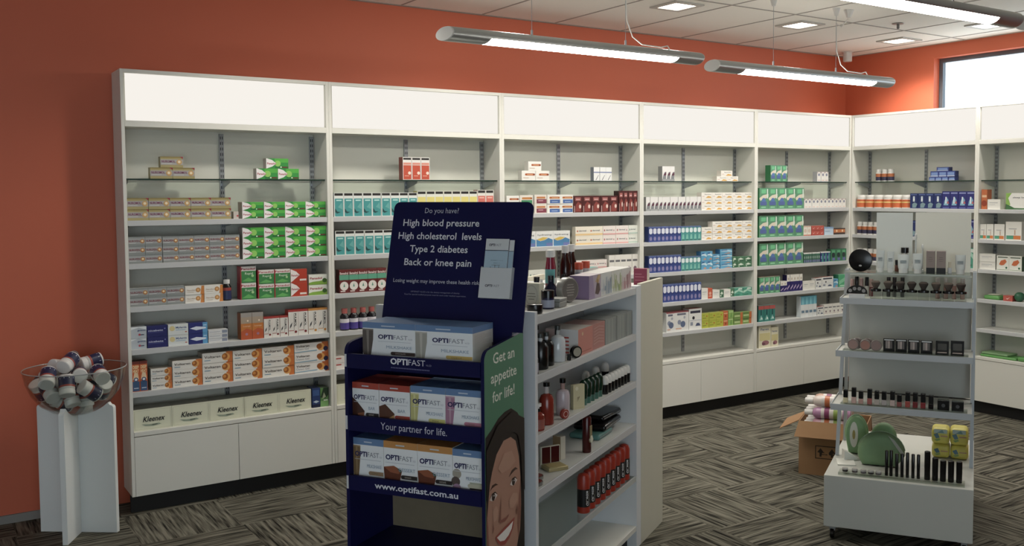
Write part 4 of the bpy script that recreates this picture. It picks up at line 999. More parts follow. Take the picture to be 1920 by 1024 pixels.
def tall_bottle(name, label, s, d, z, r, h, body, capm, lab_m, lz, group=None, fr='G', neck=.42):
    P = [('body', [(r * .94, 0), (r, .004), (r, h * .62), (r * neck, h * .80), (r * neck, h * .85)], body),
         ('cap', [(r * neck * 1.15, h * .852), (r * neck * 1.18, h * .87), (r * neck * 1.18, h)], capm)]
    if lab_m: P.append(('label', [(r + .0006, h * lz[0]), (r + .0006, h * lz[1])], lab_m))
    return lathe_thing(name, label, 'bottle', fr, s, d, z, P, group)
WC = mat('#e0dfdc', .45, name='white_cap')
tall_bottle('antacid_bottle', 'magenta bottle with teal label and white cap behind the navy bottles', -.60, .222, z, .022, .208, MAG, WC, mat('#62b0b0', .4), (.3, .60), None, 'G', .75)
tall_bottle('antacid_bottle', 'magenta bottle mostly hidden behind another magenta bottle', -.535, .246, z, .022, .206, MAG, WC, None, None, None, 'G', .75)
tall_bottle('cough_syrup_bottle', 'tall amber bottle with white cap, left of two on island', -.47, .205, z, .025, .222, AMB, WC, None, None, None, 'G', .55)
tall_bottle('cough_syrup_bottle', 'tall amber bottle with white cap, right of two on island', -.375, .215, z, .025, .222, AMB, WC, None, None, None, 'G', .55)
for s, lb in ((-.43, 'white tub with orange lid, left of two on island top shelf'), (-.345, 'white tub with orange lid, right of two on island top shelf')):
    lathe_thing('tablet_tub', lb, 'tub', 'G', s, .155, z, [('body', [(.018, 0), (.019, .003), (.019, .112)], mat('#c8c8cc', .4)), ('lid', [(.0195, .1125), (.0195, .142), (.018, .144)], mat('#c8482c', .4)), ('label', [(.0193, .05), (.0193, .10)], mat('#a8acc0', .4))])
gc('teal_box', -.31, .15, z, .11, .108, .05, 'teal topped carton behind the drip pattern cartons')
# second shelf
z = 1.062
for i, (s, d, h, lb) in enumerate(((-1.135, .135, .142, 'squat black perfume bottle nearest the navy sign, island second shelf'), (-1.085, .05, .138, 'squat black perfume bottle at shelf front, island second shelf'),
                                   (-1.05, .19, .146, 'squat black perfume bottle behind the front ones, island second shelf'), (-1.005, .06, .132, 'squat black perfume bottle beside the clear bottle, island second shelf'))):
    t = lathe_thing('perfume_bottle', lb, 'bottle', 'G', s, d, z, [('body', [(.029, 0), (.031, .003), (.031, h * .62), (.022, h * .74), (.009, h * .78)], BLK), ('neck', [(.007, h * .782), (.007, h * .88)], CLR), ('cap', [(.011, h * .882), (.011, h)], mat('#3c403e', .3))], 'black perfume bottles on the island')
lathe_thing('perfume_bottle', 'small black bottle with grey label at the shelf front corner', 'bottle', 'G', -1.19, .03, z, [('body', [(.018, 0), (.018, .058), (.008, .068)], BLK), ('cap', [(.008, .0685), (.008, .08)], BLK), ('label', [(.0185, .006), (.0185, .042)], mat('#8c8896', .4))])
lathe_thing('perfume_bottle', 'clear frosted bottle with dark cap beside the striped carton', 'bottle', 'G', -.905, .055, z, [('body', [(.030, 0), (.032, .003), (.032, .085), (.025, .100), (.009, .108)], CLR), ('neck', [(.007, .1085), (.007, .128)], mat('#b0b2b0', .2)), ('cap', [(.012, .1285), (.012, .146)], mat('#3c403e', .3))], 'clear perfume bottles on the island')
lathe_thing('perfume_bottle', 'clear frosted bottle with dark cap behind the black bottles', 'bottle', 'G', -.93, .14, z, [('body', [(.028, 0), (.030, .003), (.030, .085), (.024, .100), (.009, .108)], CLR), ('neck', [(.007, .1085), (.007, .128)], mat('#b0b2b0', .2)), ('cap', [(.012, .1285), (.012, .146)], mat('#3c403e', .3))], 'clear perfume bottles on the island')
t = gc('pink_stripe', -.775, .018, z, .165, .112, .15, 'pink fronted carton with white side and black stripe, second shelf')
m = MB(); m.ops((-.0003, .148, .0), (0, -.148, 0), (0, 0, .112), [('r', .28, .0, .36, 1, '#241c22'), ('r', .56, .1, .72, .16, '#c04a40'), ('r', .56, .24, .72, .3, '#c04a40'), ('r', .56, .38, .72, .44, '#c04a40'), ('r', .56, .52, .72, .58, '#c04a40'), ('r', .56, .66, .72, .72, '#c04a40'), ('r', 0, 0, .28, 1, '#d0b4ae')])
m.build('side_print', t)
gc('pink_pattern', -.606, .02, z, .152, .112, .14, 'dusky pink carton with wavy pattern on island second shelf')
gc('grey_stripe', -.448, .02, z, .15, .114, .14, 'grey striped carton beside the pink patterned carton')
gc('grey_stripe', -.292, .02, z, .13, .114, .14, 'grey striped carton second from the end panel, island second shelf')
gc('grey_stripe', -.158, .02, z, .082, .114, .14, 'grey striped carton touching the end panel, island second shelf')
lathe_thing('lipstick', 'black lipstick tube standing before the striped carton, second shelf', 'lipstick', 'G', -.87, .012 + .008, z, [('base', [(.008, 0), (.008, .010)], BLK), ('cap', [(.0075, .0105), (.0075, .026)], BLK)])
loc, rz = place('G', -.80, -.002 + .02, z + .0255)
t = thing('powder_compact', 'round black compact standing on edge, second shelf of island', 'compact', loc, rz + math.radians(-35))
MB().lathe([(.023, -.010), (.025, -.008), (.025, .008), (.023, .010)], BLK, 24, T=T).build('case', t)
MB().lathe([(.019, .0102), (.019, .0106)], mat('#a8a290', .4), 24, T=T).build('face', t)
# third shelf
z = .832
REDG = mat('#8f2c1e', .18, name='red_glass')
t = lathe_thing('pump_bottle', 'small red pump bottle with white head at island third shelf', 'bottle', 'G', -1.135, .04, z, [('body', [(.024, 0), (.026, .003), (.026, .060), (.010, .072)], REDG), ('collar', [(.010, .0725), (.010, .084)], BLK), ('pump_head', [(.006, .0845), (.006, .092), (.014, .093), (.014, .104)], WC), ('label', [(.0266, .008), (.0266, .045)], mat('#9c5448', .4))])
for s, d, lb in ((-1.03, .05, 'tall red bottle with dark cap at shelf front, island third shelf'), (-1.035, .14, 'tall red bottle behind the front red bottle, island third shelf'), (-1.10, .16, 'tall red bottle nearest the navy sign, island third shelf')):
    lathe_thing('bath_foam_bottle', lb, 'bottle', 'G', s, d, z, [('body', [(.027, 0), (.029, .003), (.029, .10), (.022, .116), (.010, .122)], REDG), ('neck', [(.009, .1225), (.009, .150)], mat('#c0b8b4', .2)), ('cap', [(.013, .1505), (.013, .166)], BLK)], 'red bath foam bottles on the island')
lathe_thing('bath_foam_bottle', 'frosted pale pink bottle with dark cap on island third shelf', 'bottle', 'G', -.855, .055, z, [('body', [(.027, 0), (.029, .003), (.029, .085), (.024, .10), (.010, .106)], mat('#c4b4ba', .2)), ('neck', [(.009, .1065), (.009, .132)], mat('#b08c84', .2)), ('cap', [(.013, .1325), (.013, .15)], BLK)])
lathe_thing('bath_foam_bottle', 'frosted pale pink bottle at the back of island third shelf', 'bottle', 'G', -.92, .17, z, [('body', [(.027, 0), (.029, .003), (.029, .085), (.024, .10), (.010, .106)], mat('#c4b4ba', .2)), ('neck', [(.009, .1065), (.009, .132)], mat('#b08c84', .2)), ('cap', [(.013, .1325), (.013, .15)], BLK)])
loc, rz = place('G', -.925, .018, z + .0205)
t = thing('soap_ring', 'round red soap standing on edge by frosted bottle', 'soap', loc, rz + math.radians(-25))
MB().lathe([(.018, -.008), (.020, -.006), (.020, .006), (.018, .008)], mat('#9c3428', .4), 22, T=T).build('soap', t)
MB().lathe([(.010, .0082), (.013, .0082), (.013, .009), (.010, .009)], mat('#d8b0a8', .4), 20, caps=False, T=T).build('ring_mark', t)
gc('sachet', -.765, .045, z, .060, .104, .02, 'cream bath sachet leaning beside the dark green tubes', None, math.radians(-30))
GRN = mat('#11301f', .18, name='green_gloss')
for i in range(5):
    s = -.655 + i * .047
    lathe_thing('shower_tube', lab('dark green shower tube', ordw(i, 5), 'on island third shelf'), 'tube', 'G', s, .045, z, [('cap', [(.016, 0), (.016, .028)], mat('#3c6c5c', .3)), ('body', [(.0165, .0285), (.020, .05), (.020, .085), (.012, .103), (.004, .108)], GRN)], 'dark green shower tubes')
WB = mat('#d8d6d0', .35, name='roll_on_white')
for i in range(8):
    s = -.408 + i * .043
    lathe_thing('roll_on_deodorant', lab('black roll on deodorant with white cap', ordw(i, 8), 'front row, island'), 'deodorant', 'G', s, .04, z, [('body', [(.017, 0), (.018, .003), (.018, .044)], BLK), ('cap', [(.0185, .0445), (.0185, .066), (.014, .078), (.006, .083)], WB)], 'roll on deodorants, front row')
for i in range(3):
    s = -.41 + i * .125
    lathe_thing('roll_on_deodorant', lab('roll on deodorant with raised white cap', ordw(i, 3), 'back row, island'), 'deodorant', 'G', s, .13, z, [('body', [(.017, 0), (.018, .003), (.018, .055)], BLK), ('cap', [(.0185, .0555), (.0185, .08), (.014, .094), (.006, .099)], WB)], 'roll on deodorants, back row')
# fourth shelf
z = .622
def open_compact(s, d, R, lbl):
    loc, rz = place('G', s, d, z + .0005)
    t = thing('powder_compact', lbl, 'compact', loc, rz + math.radians(-40), 'open round compacts')
    MB().lathe([(R * .96, 0), (R, .003), (R, .013), (R * .9, .014)], mat('#8f8d88', .2, .5), 28).build('base', t)
    MB().lathe([(R * .88, .0142), (R * .88, .015)], mat('#7c2018', .35), 28).build('powder', t)
    T2 = Matrix.Translation((0, R * .95, R + .012)) @ Matrix.Rotation(math.radians(82), 4, 'X')
    MB().lathe([(R * .96, -.005), (R, -.003), (R, .004), (R * .92, .005)], mat('#8f8d88', .2, .5), 28, T=T2).build('lid', t)
    MB().lathe([(R * .88, .0051), (R * .88, .0056)], mat('#5c1612', .12), 28, T=T2).build('mirror', t)
open_compact(-1.085, .08, .036, 'round red compact with lid open, right one beside the navy sign')
open_compact(-1.155, .05, .036, 'round red compact with lid open, cut by the island end panel')
loc, rz = place('G', -.93, .06, z + .0005)
t = thing('powder_compact', 'square gold compact standing open with two dark red lid panels', 'compact', loc, rz + math.radians(-38))
GLD = mat('#b8a878', .3, .4, 'pale_gold')
MB().box(-.045, .045, -.035, .035, 0, .016, GLD).build('base', t, .003)
MB().box(-.038, .038, -.028, .028, .0162, .018, mat('#b4a068', .4)).build('powder', t)
MB().box(-.045, .045, .036, .048, .012, .088, mat('#ccc4ae', .35)).build('lid', t, .003)
MB().box(-.040, -.002, .0345, .0358, .018, .084, mat('#4a0f10', .2)).box(.002, .040, .0345, .0358, .018, .084, mat('#4a0f10', .2)).build('lid_panels', t)
D['cream_small'] = ('cream_box', 'box', '#cfc8b4', '#a08058', '#d8d2c0', [])
gc('cream_small', -.80, .09, z, .03, .098, .045, 'narrow cream box behind the gold compact, island fourth shelf', None, math.radians(-20))
t = lathe_thing('body_mist_bottle', 'maroon upright tube with cream window on island fourth shelf', 'tube', 'G', -.64, .035, z, [('body', [(.019, 0), (.020, .002), (.020, .150), (.016, .158), (.006, .161)], mat('#4c100f', .25))])
MB().box(-.012, .012, -.0215, -.0175, .045, .118, mat('#8c7c50', .4)).build('window', t, .002)
MB().lathe([(.010, 0), (.0125, .012), (.008, .028)], mat('#d4ccb0', .5), 14, (0, -.0178, .046)).build('powder_puff', t)
def pouch(s, d, z, w, dp, h, m, lbl, turn=0.0, pat=None):
    loc, rz = place('G', s, d, z + .0005)
    t = thing('cosmetic_pouch', lbl, 'pouch', loc, rz + turn)
    b = MB().box(-w / 2, w / 2, 0, dp, 0, h, m)
    o = b.build('pouch', t); bv = o.modifiers.new('soft', 'BEVEL'); bv.width = h * .42; bv.segments = 4
    MB().box(-w * .46, w * .46, -.002, .0005, h * .5 - .002, h * .5 + .002, mat('#8a8c90', .3, .6)).build('zip', t)
    return t
pouch(-.36, .05, z, .18, .15, .026, mat('#50827a', .45), 'teal patterned flat pouch under the black pouches')
pouch(-.26, .05, z + .027, .25, .16, .030, BLK, 'black glossy pouch lying on the teal pouch', math.radians(3))
pouch(-.22, .07, z + .058, .22, .15, .026, BLK, 'topmost black glossy pouch in the island pouch pile', math.radians(-3))
# fifth, clear shelf: shaving gel cans
z = .3605
REDC = mat('#a82c18', .35, name='can_red')
BLKC = mat('#141416', .35, name='can_black')
_can = None
for i in range(9):
    s = -.655 + i * .0655
    t = thing('shaving_gel_can', lab('red and black shaving gel can', ordw(i, 9), 'on clear island shelf'), 'can', *place('G', s, .045, z), 'shaving gel cans in a row')
    if _can is None:
        b = MB().lathe([(.026, .0), (.028, .002), (.028, .028)], REDC, 20).mesh('base')
        c = MB().lathe([(.0282, .0285), (.0282, .105)], BLKC, 20).mesh('body')
        d = MB().lathe([(.028, .1055), (.028, .150), (.022, .166), (.010, .172)], REDC, 20).mesh('cap')
        q = MB()
        vs, fs = text_mesh('Gillette', .02)
        for ang in (-.50,):
            q.add([((.0286) * math.sin(ang + (y - .5) * .5), -(.0286) * math.cos(ang + (y - .5) * .5), .034 + x * .066) for x, y in vs], fs, mat('#d8d8d8', .4))
        _can = (b, c, d, q.mesh('lettering'))
    for n_, me in zip(('base', 'body', 'cap', 'lettering'), _can): child(n_, me, t)
lathe_thing('mouthwash_bottle', 'blue bottle on the island base shelf by the end panel', 'bottle', 'G', -1.165, .06, .113, [('body', [(.026, 0), (.028, .004), (.028, .15), (.014, .18)], mat('#36465f', .2)), ('cap', [(.0145, .1805), (.0145, .22)], mat('#16344a', .3))])

# ================================================================== NAVY FLOOR DISPLAY
NAV = noisy('navy_card', '#0e0f3c', '#111244', 6, .6)
NAV.node_tree.nodes['Principled BSDF'].inputs['Specular IOR Level'].default_value = .2
DO = (-.27, -1.5, 0)
def S_(): return MB(DO)
dl, dr = place('S', DO[0], DO[1], 0)
dis = thing('floor_display', 'navy cardboard floor display with tilted header sign and milkshake boxes', 'display stand', dl, dr)
def side_outline():
    pts = [(-1.345, .0005), (-1.345, 1.246), (-1.60, 1.222)]
    for k in range(1, 7):
        a = PI / 2 + k * (PI / 2) / 6
        pts.append((-1.612 + .036 * math.cos(a), 1.184 + .036 * math.sin(a)))
    return pts + [(-1.65, .0005)]
FGREEN = '#4c8466'
m = S_(); m.prism(side_outline(), 'x', -.013, 0, NAV, mat(FGREEN, .45, name='display_green'))
right = m.build('side_panel', dis); right['label'] = 'green side panel with a smiling woman photo and slogan'
f = lambda s, z: ((s + 1.645) / .30, z / 1.2)
SKIN, SK2, HAIR = '#b4826c', '#8f5a48', '#1a1210'
art = [('t', 'Get an', *(f(-1.584, 0)[0], f(-1.419, 0)[0]), f(0, 1.166)[1], .031, '#e4e6d8', .012),
       ('t', 'appetite', *(f(-1.601, 0)[0], f(-1.403, 0)[0]), f(0, 1.101)[1], .031, '#e4e6d8', .012),
       ('t', 'for life!', *(f(-1.591, 0)[0], f(-1.421, 0)[0]), f(0, 1.034)[1], .031, '#e4e6d8', .012)]
hair = [(-1.645, .30), (-1.645, .925), (-1.60, .945), (-1.55, .972), (-1.50, .985), (-1.45, .987), (-1.40, .962), (-1.365, .925), (-1.347, .88), (-1.347, .30)]
art.append(('p', [f(*p) for p in hair], HAIR))
face = [(-1.60, .42), (-1.644, .50), (-1.644, .70), (-1.628, .75), (-1.598, .80), (-1.565, .85), (-1.51, .885), (-1.455, .885), (-1.415, .862), (-1.39, .80), (-1.378, .72), (-1.374, .62), (-1.385, .53), (-1.42, .46), (-1.47, .415), (-1.53, .395)]
art.append(('p', [f(*p) for p in face], SKIN))
art.append(('p', [f(*p) for p in [(-1.40, .50), (-1.376, .60), (-1.378, .72), (-1.392, .66), (-1.41, .56)]], SK2))
art.append(('p', [f(*p) for p in [(-1.644, .50), (-1.644, .68), (-1.632, .62), (-1.625, .53), (-1.60, .44)]], SK2))
art.append(('p', [f(*p) for p in [(-1.62, .735), (-1.60, .752), (-1.575, .752), (-1.555, .742), (-1.575, .744), (-1.60, .742)]], '#4a2c22'))
art.append(('p', [f(*p) for p in [(-1.475, .745), (-1.45, .764), (-1.42, .768), (-1.40, .756), (-1.42, .758), (-1.45, .752)]], '#4a2c22'))
for ex, ez in ((-1.592, .708), (-1.437, .718)):
    art.append(('p', [f(ex - .028, ez - .002), f(ex - .01, ez + .013), f(ex + .012, ez + .013), f(ex + .03, ez), f(ex + .01, ez - .010), f(ex - .012, ez - .010)], '#ddd0c8'))
    art.append(('c', *f(ex, ez + .001), .0105, '#2c1a14'))
    art.append(('c', *f(ex + .004, ez + .005), .0025, '#e8e4e0'))
    art.append(('p', [f(ex - .030, ez), f(ex - .01, ez + .016), f(ex + .012, ez + .017), f(ex + .032, ez + .002), f(ex + .012, ez + .012), f(ex - .01, ez + .011)], '#2c1a16'))
art.append(('p', [f(-1.60, .66), f(-1.575, .675), (f(-1.56, .655)), f(-1.568, .625), f(-1.592, .62)], '#c09078'))
art.append(('p', [f(-1.475, .665), f(-1.44, .68), f(-1.408, .67), f(-1.405, .645), f(-1.44, .625), f(-1.47, .635)], '#c09078'))
art.append(('p', [f(-1.56, .80), f(-1.51, .84), f(-1.45, .835), f(-1.42, .79), f(-1.47, .775), f(-1.53, .775)], '#bd8d76'))
art.append(('p', [f(-1.535, .70), f(-1.548, .635), f(-1.556, .612), f(-1.54, .600), f(-1.538, .63)], SK2))
art.append(('p', [f(-1.556, .612), f(-1.535, .603), f(-1.51, .598), f(-1.488, .604), f(-1.475, .616), f(-1.50, .610), f(-1.53, .612)], '#94584a'))
art.append(('p', [f(-1.582, .566), f(-1.55, .572), f(-1.515, .578), f(-1.48, .582), f(-1.432, .590), f(-1.445, .555), f(-1.475, .528), f(-1.51, .516), f(-1.545, .524), f(-1.57, .545)], '#a8483e'))
art.append(('p', [f(-1.572, .561), f(-1.53, .566), f(-1.48, .573), f(-1.445, .580), f(-1.457, .556), f(-1.482, .540), f(-1.515, .532), f(-1.548, .540)], '#ece4dc'))
art.append(('p', [f(-1.60, .585), f(-1.592, .60), f(-1.60, .62), f(-1.603, .60)], SK2))
art.append(('p', [f(-1.415, .59), f(-1.405, .61), f(-1.41, .635), f(-1.42, .61)], SK2))
art.append(('p', [f(*p) for p in [(-1.645, .64), (-1.634, .70), (-1.622, .76), (-1.60, .81), (-1.575, .855), (-1.545, .885), (-1.50, .902), (-1.44, .902), (-1.40, .88), (-1.375, .80), (-1.37, .70), (-1.347, .66), (-1.347, .93), (-1.45, .975), (-1.56, .95), (-1.645, .88)]], HAIR))
m = S_(); m.ops((.0004, -1.645, 0), (0, .30, 0), (0, 0, 1.2), art, .00012)
o_ = m.build('portrait_print', right); o_['label'] = 'smiling woman with dark hair printed on green'
m = S_(); m.prism(side_outline(), 'x', -.56, -.547, NAV); m.build('side_panel', dis)
S_().box(-.547, -.013, -1.36, -1.346, .0005, 1.20, NAV).build('back_panel', dis)
BRN = noisy('brown_board', '#7a6f5c', '#847863', 30, .8)
o_ = S_().box(-.547, -.013, -1.374, -1.361, .0005, .675, BRN).build('back_board', dis); o_['label'] = 'plain brown board behind the empty lower opening'
S_().box(-.547, -.013, -1.64, -1.375, .46, .472, NAV).build('tray', dis)
WT = mat('#d6d6d8', .4)
for z0, z1, body in ((1.130, 1.181, 0), (.905, .960, 1), (.690, .743, 2)):
    tr = S_().box(-.546, -.014, -1.640, -1.362 if z0 < 1.1 else -1.45, z0, z0 + .010, NAV).build('tray', dis)
    lp = S_().box(-.546, -.014, -1.652, -1.6402, z0, z1, NAV).build('front_lip', tr)
    uu = lambda d: (.546 - d) / .532
    vv = lambda z: (z - z0) / (z1 - z0)
    if body == 0:
        art = logo_opti(uu(.365), uu(.225), vv(1.1555), .40, '#e8e8ee', '#d8d8e2')
        art += [('t', 'VLCD', uu(.222), uu(.200), vv(1.156), .12, '#9a9cb8')]
        art += [('r', uu(.362) + k * .0125, .22, uu(.362) + k * .0125 + .008, .30, '#6c6ea0') for k in range(24)]
    elif body == 1:
        art = [('t', 'Your partner for life.', uu(.409), uu(.143), vv(.921), .46, '#c8cada')]
    else:
        art = [('t', 'www.optifast.com.au', uu(.438), uu(.102), vv(.708), .40, '#dcdde8', .02)]
    m = S_(); m.ops((-.546, -1.6524, z0), (.532, 0, 0), (0, 0, z1 - z0), art); m.build('lettering', lp)
    S_().box(-.557, -.5475, -1.6535, -1.6505, z0 + .004, z1 - .004, WT).build('white_tab', lp) if False else S_().box(-.556, -.548, -1.6535, -1.6524, z0 + .004, z1 - .002, WT).build('white_tab', dis)
# tilted header
VD = Vector((0, .23, 1)).normalized(); ND = Vector((0, -VD.z, VD.y))
HM = Matrix(((1, 0, 0, -.56), (0, VD.y, -ND.y, -1.40), (0, VD.z, -ND.z, 1.29), (0, 0, 0, 1)))   # columns: u, v, depth away from the viewer
def rr(u0, u1, v0, v1, r):
    p = []
    for cx, cy, a0 in ((u1 - r, v1 - r, 0), (u0 + r, v1 - r, PI / 2)):
        for k in range(7):
            a = a0 + k * PI / 12; p.append((cx + r * math.cos(a), cy + r * math.sin(a)))
    return p + [(u0, -.040), (.016, -.040), (.016, v0), (.545, v0), (.545, -.040), (u1, -.040)]
m = MB(DO, HM); m.prism(rr(-.004, .587, -.12, .436, .026), 'z', 0, .006, NAV)
hd = m.build('header_sign', dis)
HW = '#dcdfe6'
art = [('t', 'Do you have?', .135, .281, .393, .020, '#c2c6d4'),
       ('t', 'High blood pressure', .045, .373, .343, .026, HW, .012),
       ('t', 'High cholesterol  levels', .030, .388, .2925, .026, HW, .012),
       ('t', 'Type 2 diabetes', .086, .335, .243, .026, HW, .012),
       ('t', 'Back or knee pain', .068, .356, .192, .026, HW, .012),
       ('t', 'Losing weight may improve these health risks', .028, .403, .126, .0145, '#c2c6d4', .004),
       ('t', 'OPTIFAST VLCD is for the dietary management of obesity.', .110, .320, .0895, .0055, '#8c90ac'),
       ('t', 'Food for special medical purpose must be used under medical supervision.', .084, .347, .079, .0055, '#8c90ac')]
m = MB(DO, HM); m.ops((0, 0, -.0004), (1, 0, 0), (0, 1, 0), [], .0002)
# header artwork faces the viewer (negative depth)
for i, o_ in enumerate(art):
    vs, fs = text_mesh(o_[1], o_[7] if len(o_) > 7 else 0.0)
    m.add([(o_[2] + (o_[3] - o_[2]) * x, o_[4] + o_[5] * y, -.0006) for x, y in vs], fs, mat(o_[6], .45))
m.build('lettering', hd)
hold = MB(DO, HM)
HWM = mat('#cfd1d4', .3, name='white_acrylic')
hold.box(.4085, .534, .077, .188, -.022, -.020, HWM)
hold.box(.4085, .534, .077, .079, -.020, -.0005, HWM)
hold.box(.4085, .4105, .077, .192, -.020, -.0005, HWM)
hold.box(.5325, .5345, .077, .192, -.020, -.0005, HWM)
h_ = hold.build('leaflet_holder', hd); h_['label'] = 'white leaflet pocket'
def tx3(mm, body, u0, u1, v, h, zz, col, bold=0.0):
    vs, fs = text_mesh(body, bold)
    mm.add([(u0 + (u1 - u0) * x, v + h * y, zz) for x, y in vs], fs, mat(col, .45))
m = MB(DO, HM)
tx3(m, 'OPTI', .432, .460, .118, .0085, -.0224, '#3c3e4c', .04); tx3(m, 'FAST', .461, .490, .118, .0085, -.0224, '#7c7e8c')
m.build('lettering', h_)
# leaflets held by the pocket
HMW = Matrix.Translation(place('S', 0, 0, 0)[0]) @ Matrix.Rotation(ANG - PI / 2, 4, 'Z')
def leaflet(u0, u1, v0, v1, za, lbl, art):
    base = HM @ Vector(((u0 + u1) / 2, v0, za))
    w_ = HMW @ base
    o = thing('leaflet', lbl, 'leaflet', w_, ANG - PI / 2)
    m = MB(tuple(base), HM)
    m.box(u0, u1, v0, v1, za, za + .0022, mat('#d4d6d8', .4))
    m.build('paper', o)
    m = MB(tuple(base), HM)
    for (a, b, c, d, col) in art:
        m.add([(a, b, za - .0004), (c, b, za - .0004), (c, d, za - .0004), (a, d, za - .0004)], [(0, 1, 2, 3)], mat(col, .4))
    if u1 - u0 > .05:
        tx3(m, 'OPTI', .428, .452, .269, .0085, za - .0006, '#3c3e4c', .04); tx3(m, 'FAST', .453, .478, .269, .0085, za - .0006, '#7c7e8c')
    m.build('print', o)
leaflet(.4145, .508, .082, .296, -.012, 'white leaflet with pale blue picture in the navy sign pocket', [(.4145, .085, .508, .252, '#a9c4d6'), (.4145, .2515, .508, .2545, '#3c4458'), (.44, .215, .49, .218, '#7c90a4'), (.452, .205, .48, .208, '#7c90a4'), (.432, .168, .488, .178, '#5c5a5c'), (.44, .178, .443, .193, '#4c4a4c'), (.458, .178, .461, .200, '#5c5a5c'), (.474, .178, .477, .200, '#5c5a5c'), (.446, .198, .480, .200, '#6c6a6c'), (.428, .164, .44, .176, '#3c3636')])
leaflet(.511, .530, .082, .292, -.012, 'narrow white leaflet behind right of the sign pocket', [(.511, .085, .530, .25, '#9cb8cc'), (.511, .25, .530, .252, '#3c4458')])

# milkshake boxes on the display
def opti(band, glass, bar, kind, word, img, u0=.30):
    o = [('r', 0, .86, 1, 1, band), ('r', .36, .91, .62, .935, '#c4d0de')]
    o += img
    o += logo_opti(u0, .86, .62, .10) + [('t', 'VLCD', .87, .95, .62, .035, '#a8acb8')]
    o += [('r', u0, .555, .92, .565, '#c4c8d0'), ('t', word, .46 if word != 'BAR' else .62, .94 if word != 'BAR' else .86, .40, .07, '#8a9fb6')]
    o += [('r', .57, .25, 1.0, .33, bar), ('c', .57, .29, .04, bar), ('t', kind, .63, .82, .272, .035, '#d8d0c4' if bar < '#9' else '#7c6c4c')]
    o += [('r', .5, .09, .94, .10, '#bcc0c8'), ('r', .6, .055, .94, .065, '#c8ccd4')]
    return o
def shake(c1, c2, w=.21):
    return [('p', [(0, .84), (w, .84), (w * .97, .6), (w * .8, .3), (w * .62, .04), (w * .2, .04), (0, .3)], c1), ('p', [(w * .35, .82), (w * .6, .82), (w * .55, .3), (w * .45, .1)], c2), ('r', 0, .81, w, .84, c2)]
BLB, RDB, ORB = '#6488b8', '#b8402e', '#cf8c46'
def box_(key, art, band): D[key] = ('milkshake_carton', 'carton', '#f0f2f5', '#c9c7c2', band, art)
box_('o1', opti(BLB, 0, '#43302c', 'CHOCOLATE', 'MILKSHAKE', shake('#5a5048', '#8a8078')), BLB)
box_('o2', opti(BLB, 0, '#d6b25c', 'VANILLA', 'MILKSHAKE', shake('#a8a498', '#c4c0b4')), BLB)
box_('o3', opti(RDB, 0, '#2c2422', 'CHOCOLATE', 'BAR', [('p', [(0, .66), (.2, .55), (.46, .36), (.42, .2), (.2, .08), (0, .06)], '#4a2418'), ('p', [(.2, .3), (.46, .34), (.42, .2), (.2, .1)], '#8c5030')], .06), RDB)
box_('o4', opti(RDB, 0, '#b03c30', 'BERRY CRUNCH', 'BAR', [('p', [(0, .5), (.2, .56), (.5, .36), (.5, .2), (.2, .02), (0, .02)], '#5c3420'), ('p', [(.2, .2), (.5, .34), (.5, .2), (.22, .04)], '#cf9a58')], .06), RDB)
box_('o5', opti(BLB, 0, '#d4cc74', 'BANANA', 'MILKSHAKE', shake('#c8c478', '#dcd898', .24), .06), BLB)
box_('o6', opti(BLB, 0, '#c07890', 'STRAWBERRY', 'MILKSHAKE', shake('#b07c98', '#c8a0b4', .26), .06), BLB)
box_('o7', opti(BLB, 0, '#9c7c5c', 'COFFEE', 'MILKSHAKE', shake('#846844', '#a8885c', .24), .06), BLB)
CUP = [('p', [(0, .46), (.44, .42), (.54, .4), (.48, .2), (.3, .04), (.1, .02), (.02, .2)], '#6c3420'), ('p', [(0, .46), (.3, .5), (.54, .42), (.44, .34), (.2, .36)], '#9c5434'), ('p', [(.4, .46), (.54, .42), (.5, .36)], '#3c5c4c')]
box_('o8', opti(ORB, 0, '#2c2422', 'CHOCOLATE', 'DESSERT', CUP, .06), ORB)
box_('o9', opti(BLB, 0, '#c4c0a8', '', 'MILKSHAKE', [('c', .14, .5, .1, '#a8a090'), ('c', .1, .34, .1, '#5c4c48'), ('c', .14, .2, .1, '#a880a0'), ('c', .1, .08, .08, '#a09088'), ('r', .57, .32, 1, .36, '#b4b49c'), ('r', .57, .22, 1, .26, '#40302c'), ('r', .57, .12, 1, .16, '#9c7c5c'), ('r', .57, .03, 1, .07, '#c47c94')], .06), BLB)
def mbox(key, d0, d1, s, z, h, dp, lbl):
    return carton(key, 'S', -d0, s, z + .0005, d0 - d1, h, dp, lbl, 'milkshake and bar cartons on the navy display')
z = 1.140
mbox('o1', .511, .2925, -1.605, z, .150, .15, 'blue topped milkshake carton with brown shake glass, left on top tray')
t = mbox('o2', .2915, .066, -1.605, z, .150, .15, 'blue topped milkshake carton with cream shake glass, right on top tray')
m = MB(); m.ops((.2256, 0, 0), (0, .15, 0), (0, 0, .15), [('r', 0, .86, 1, 1, BLB)] + [('r', .08, .80 - .03 * k, .08 + (.84 if k % 4 else .5), .808 - .03 * k, '#b4a8a0') for k in range(14)] + [('p', [(.66, .42), (.72, .38), (.84, .48), (.72, .43)], '#20242c'), ('r', .9, .42, .94, .54, '#3c3c40')])
m.build('side_print', t)
z = .915
mbox('o3', .545, .4335, -1.625, z, .160, .16, 'red topped bar carton, leftmost on the middle tray')
mbox('o4', .432, .3055, -1.625, z, .160, .16, 'red topped bar carton with bitten bar, second on the middle tray')
mbox('o5', .302, .1635, -1.625, z, .164, .16, 'blue topped carton with yellow shake glass on the middle tray')
mbox('o6', .1625, .0225, -1.625, z, .164, .16, 'blue topped carton with pink shake glass on the middle tray')
z = .700
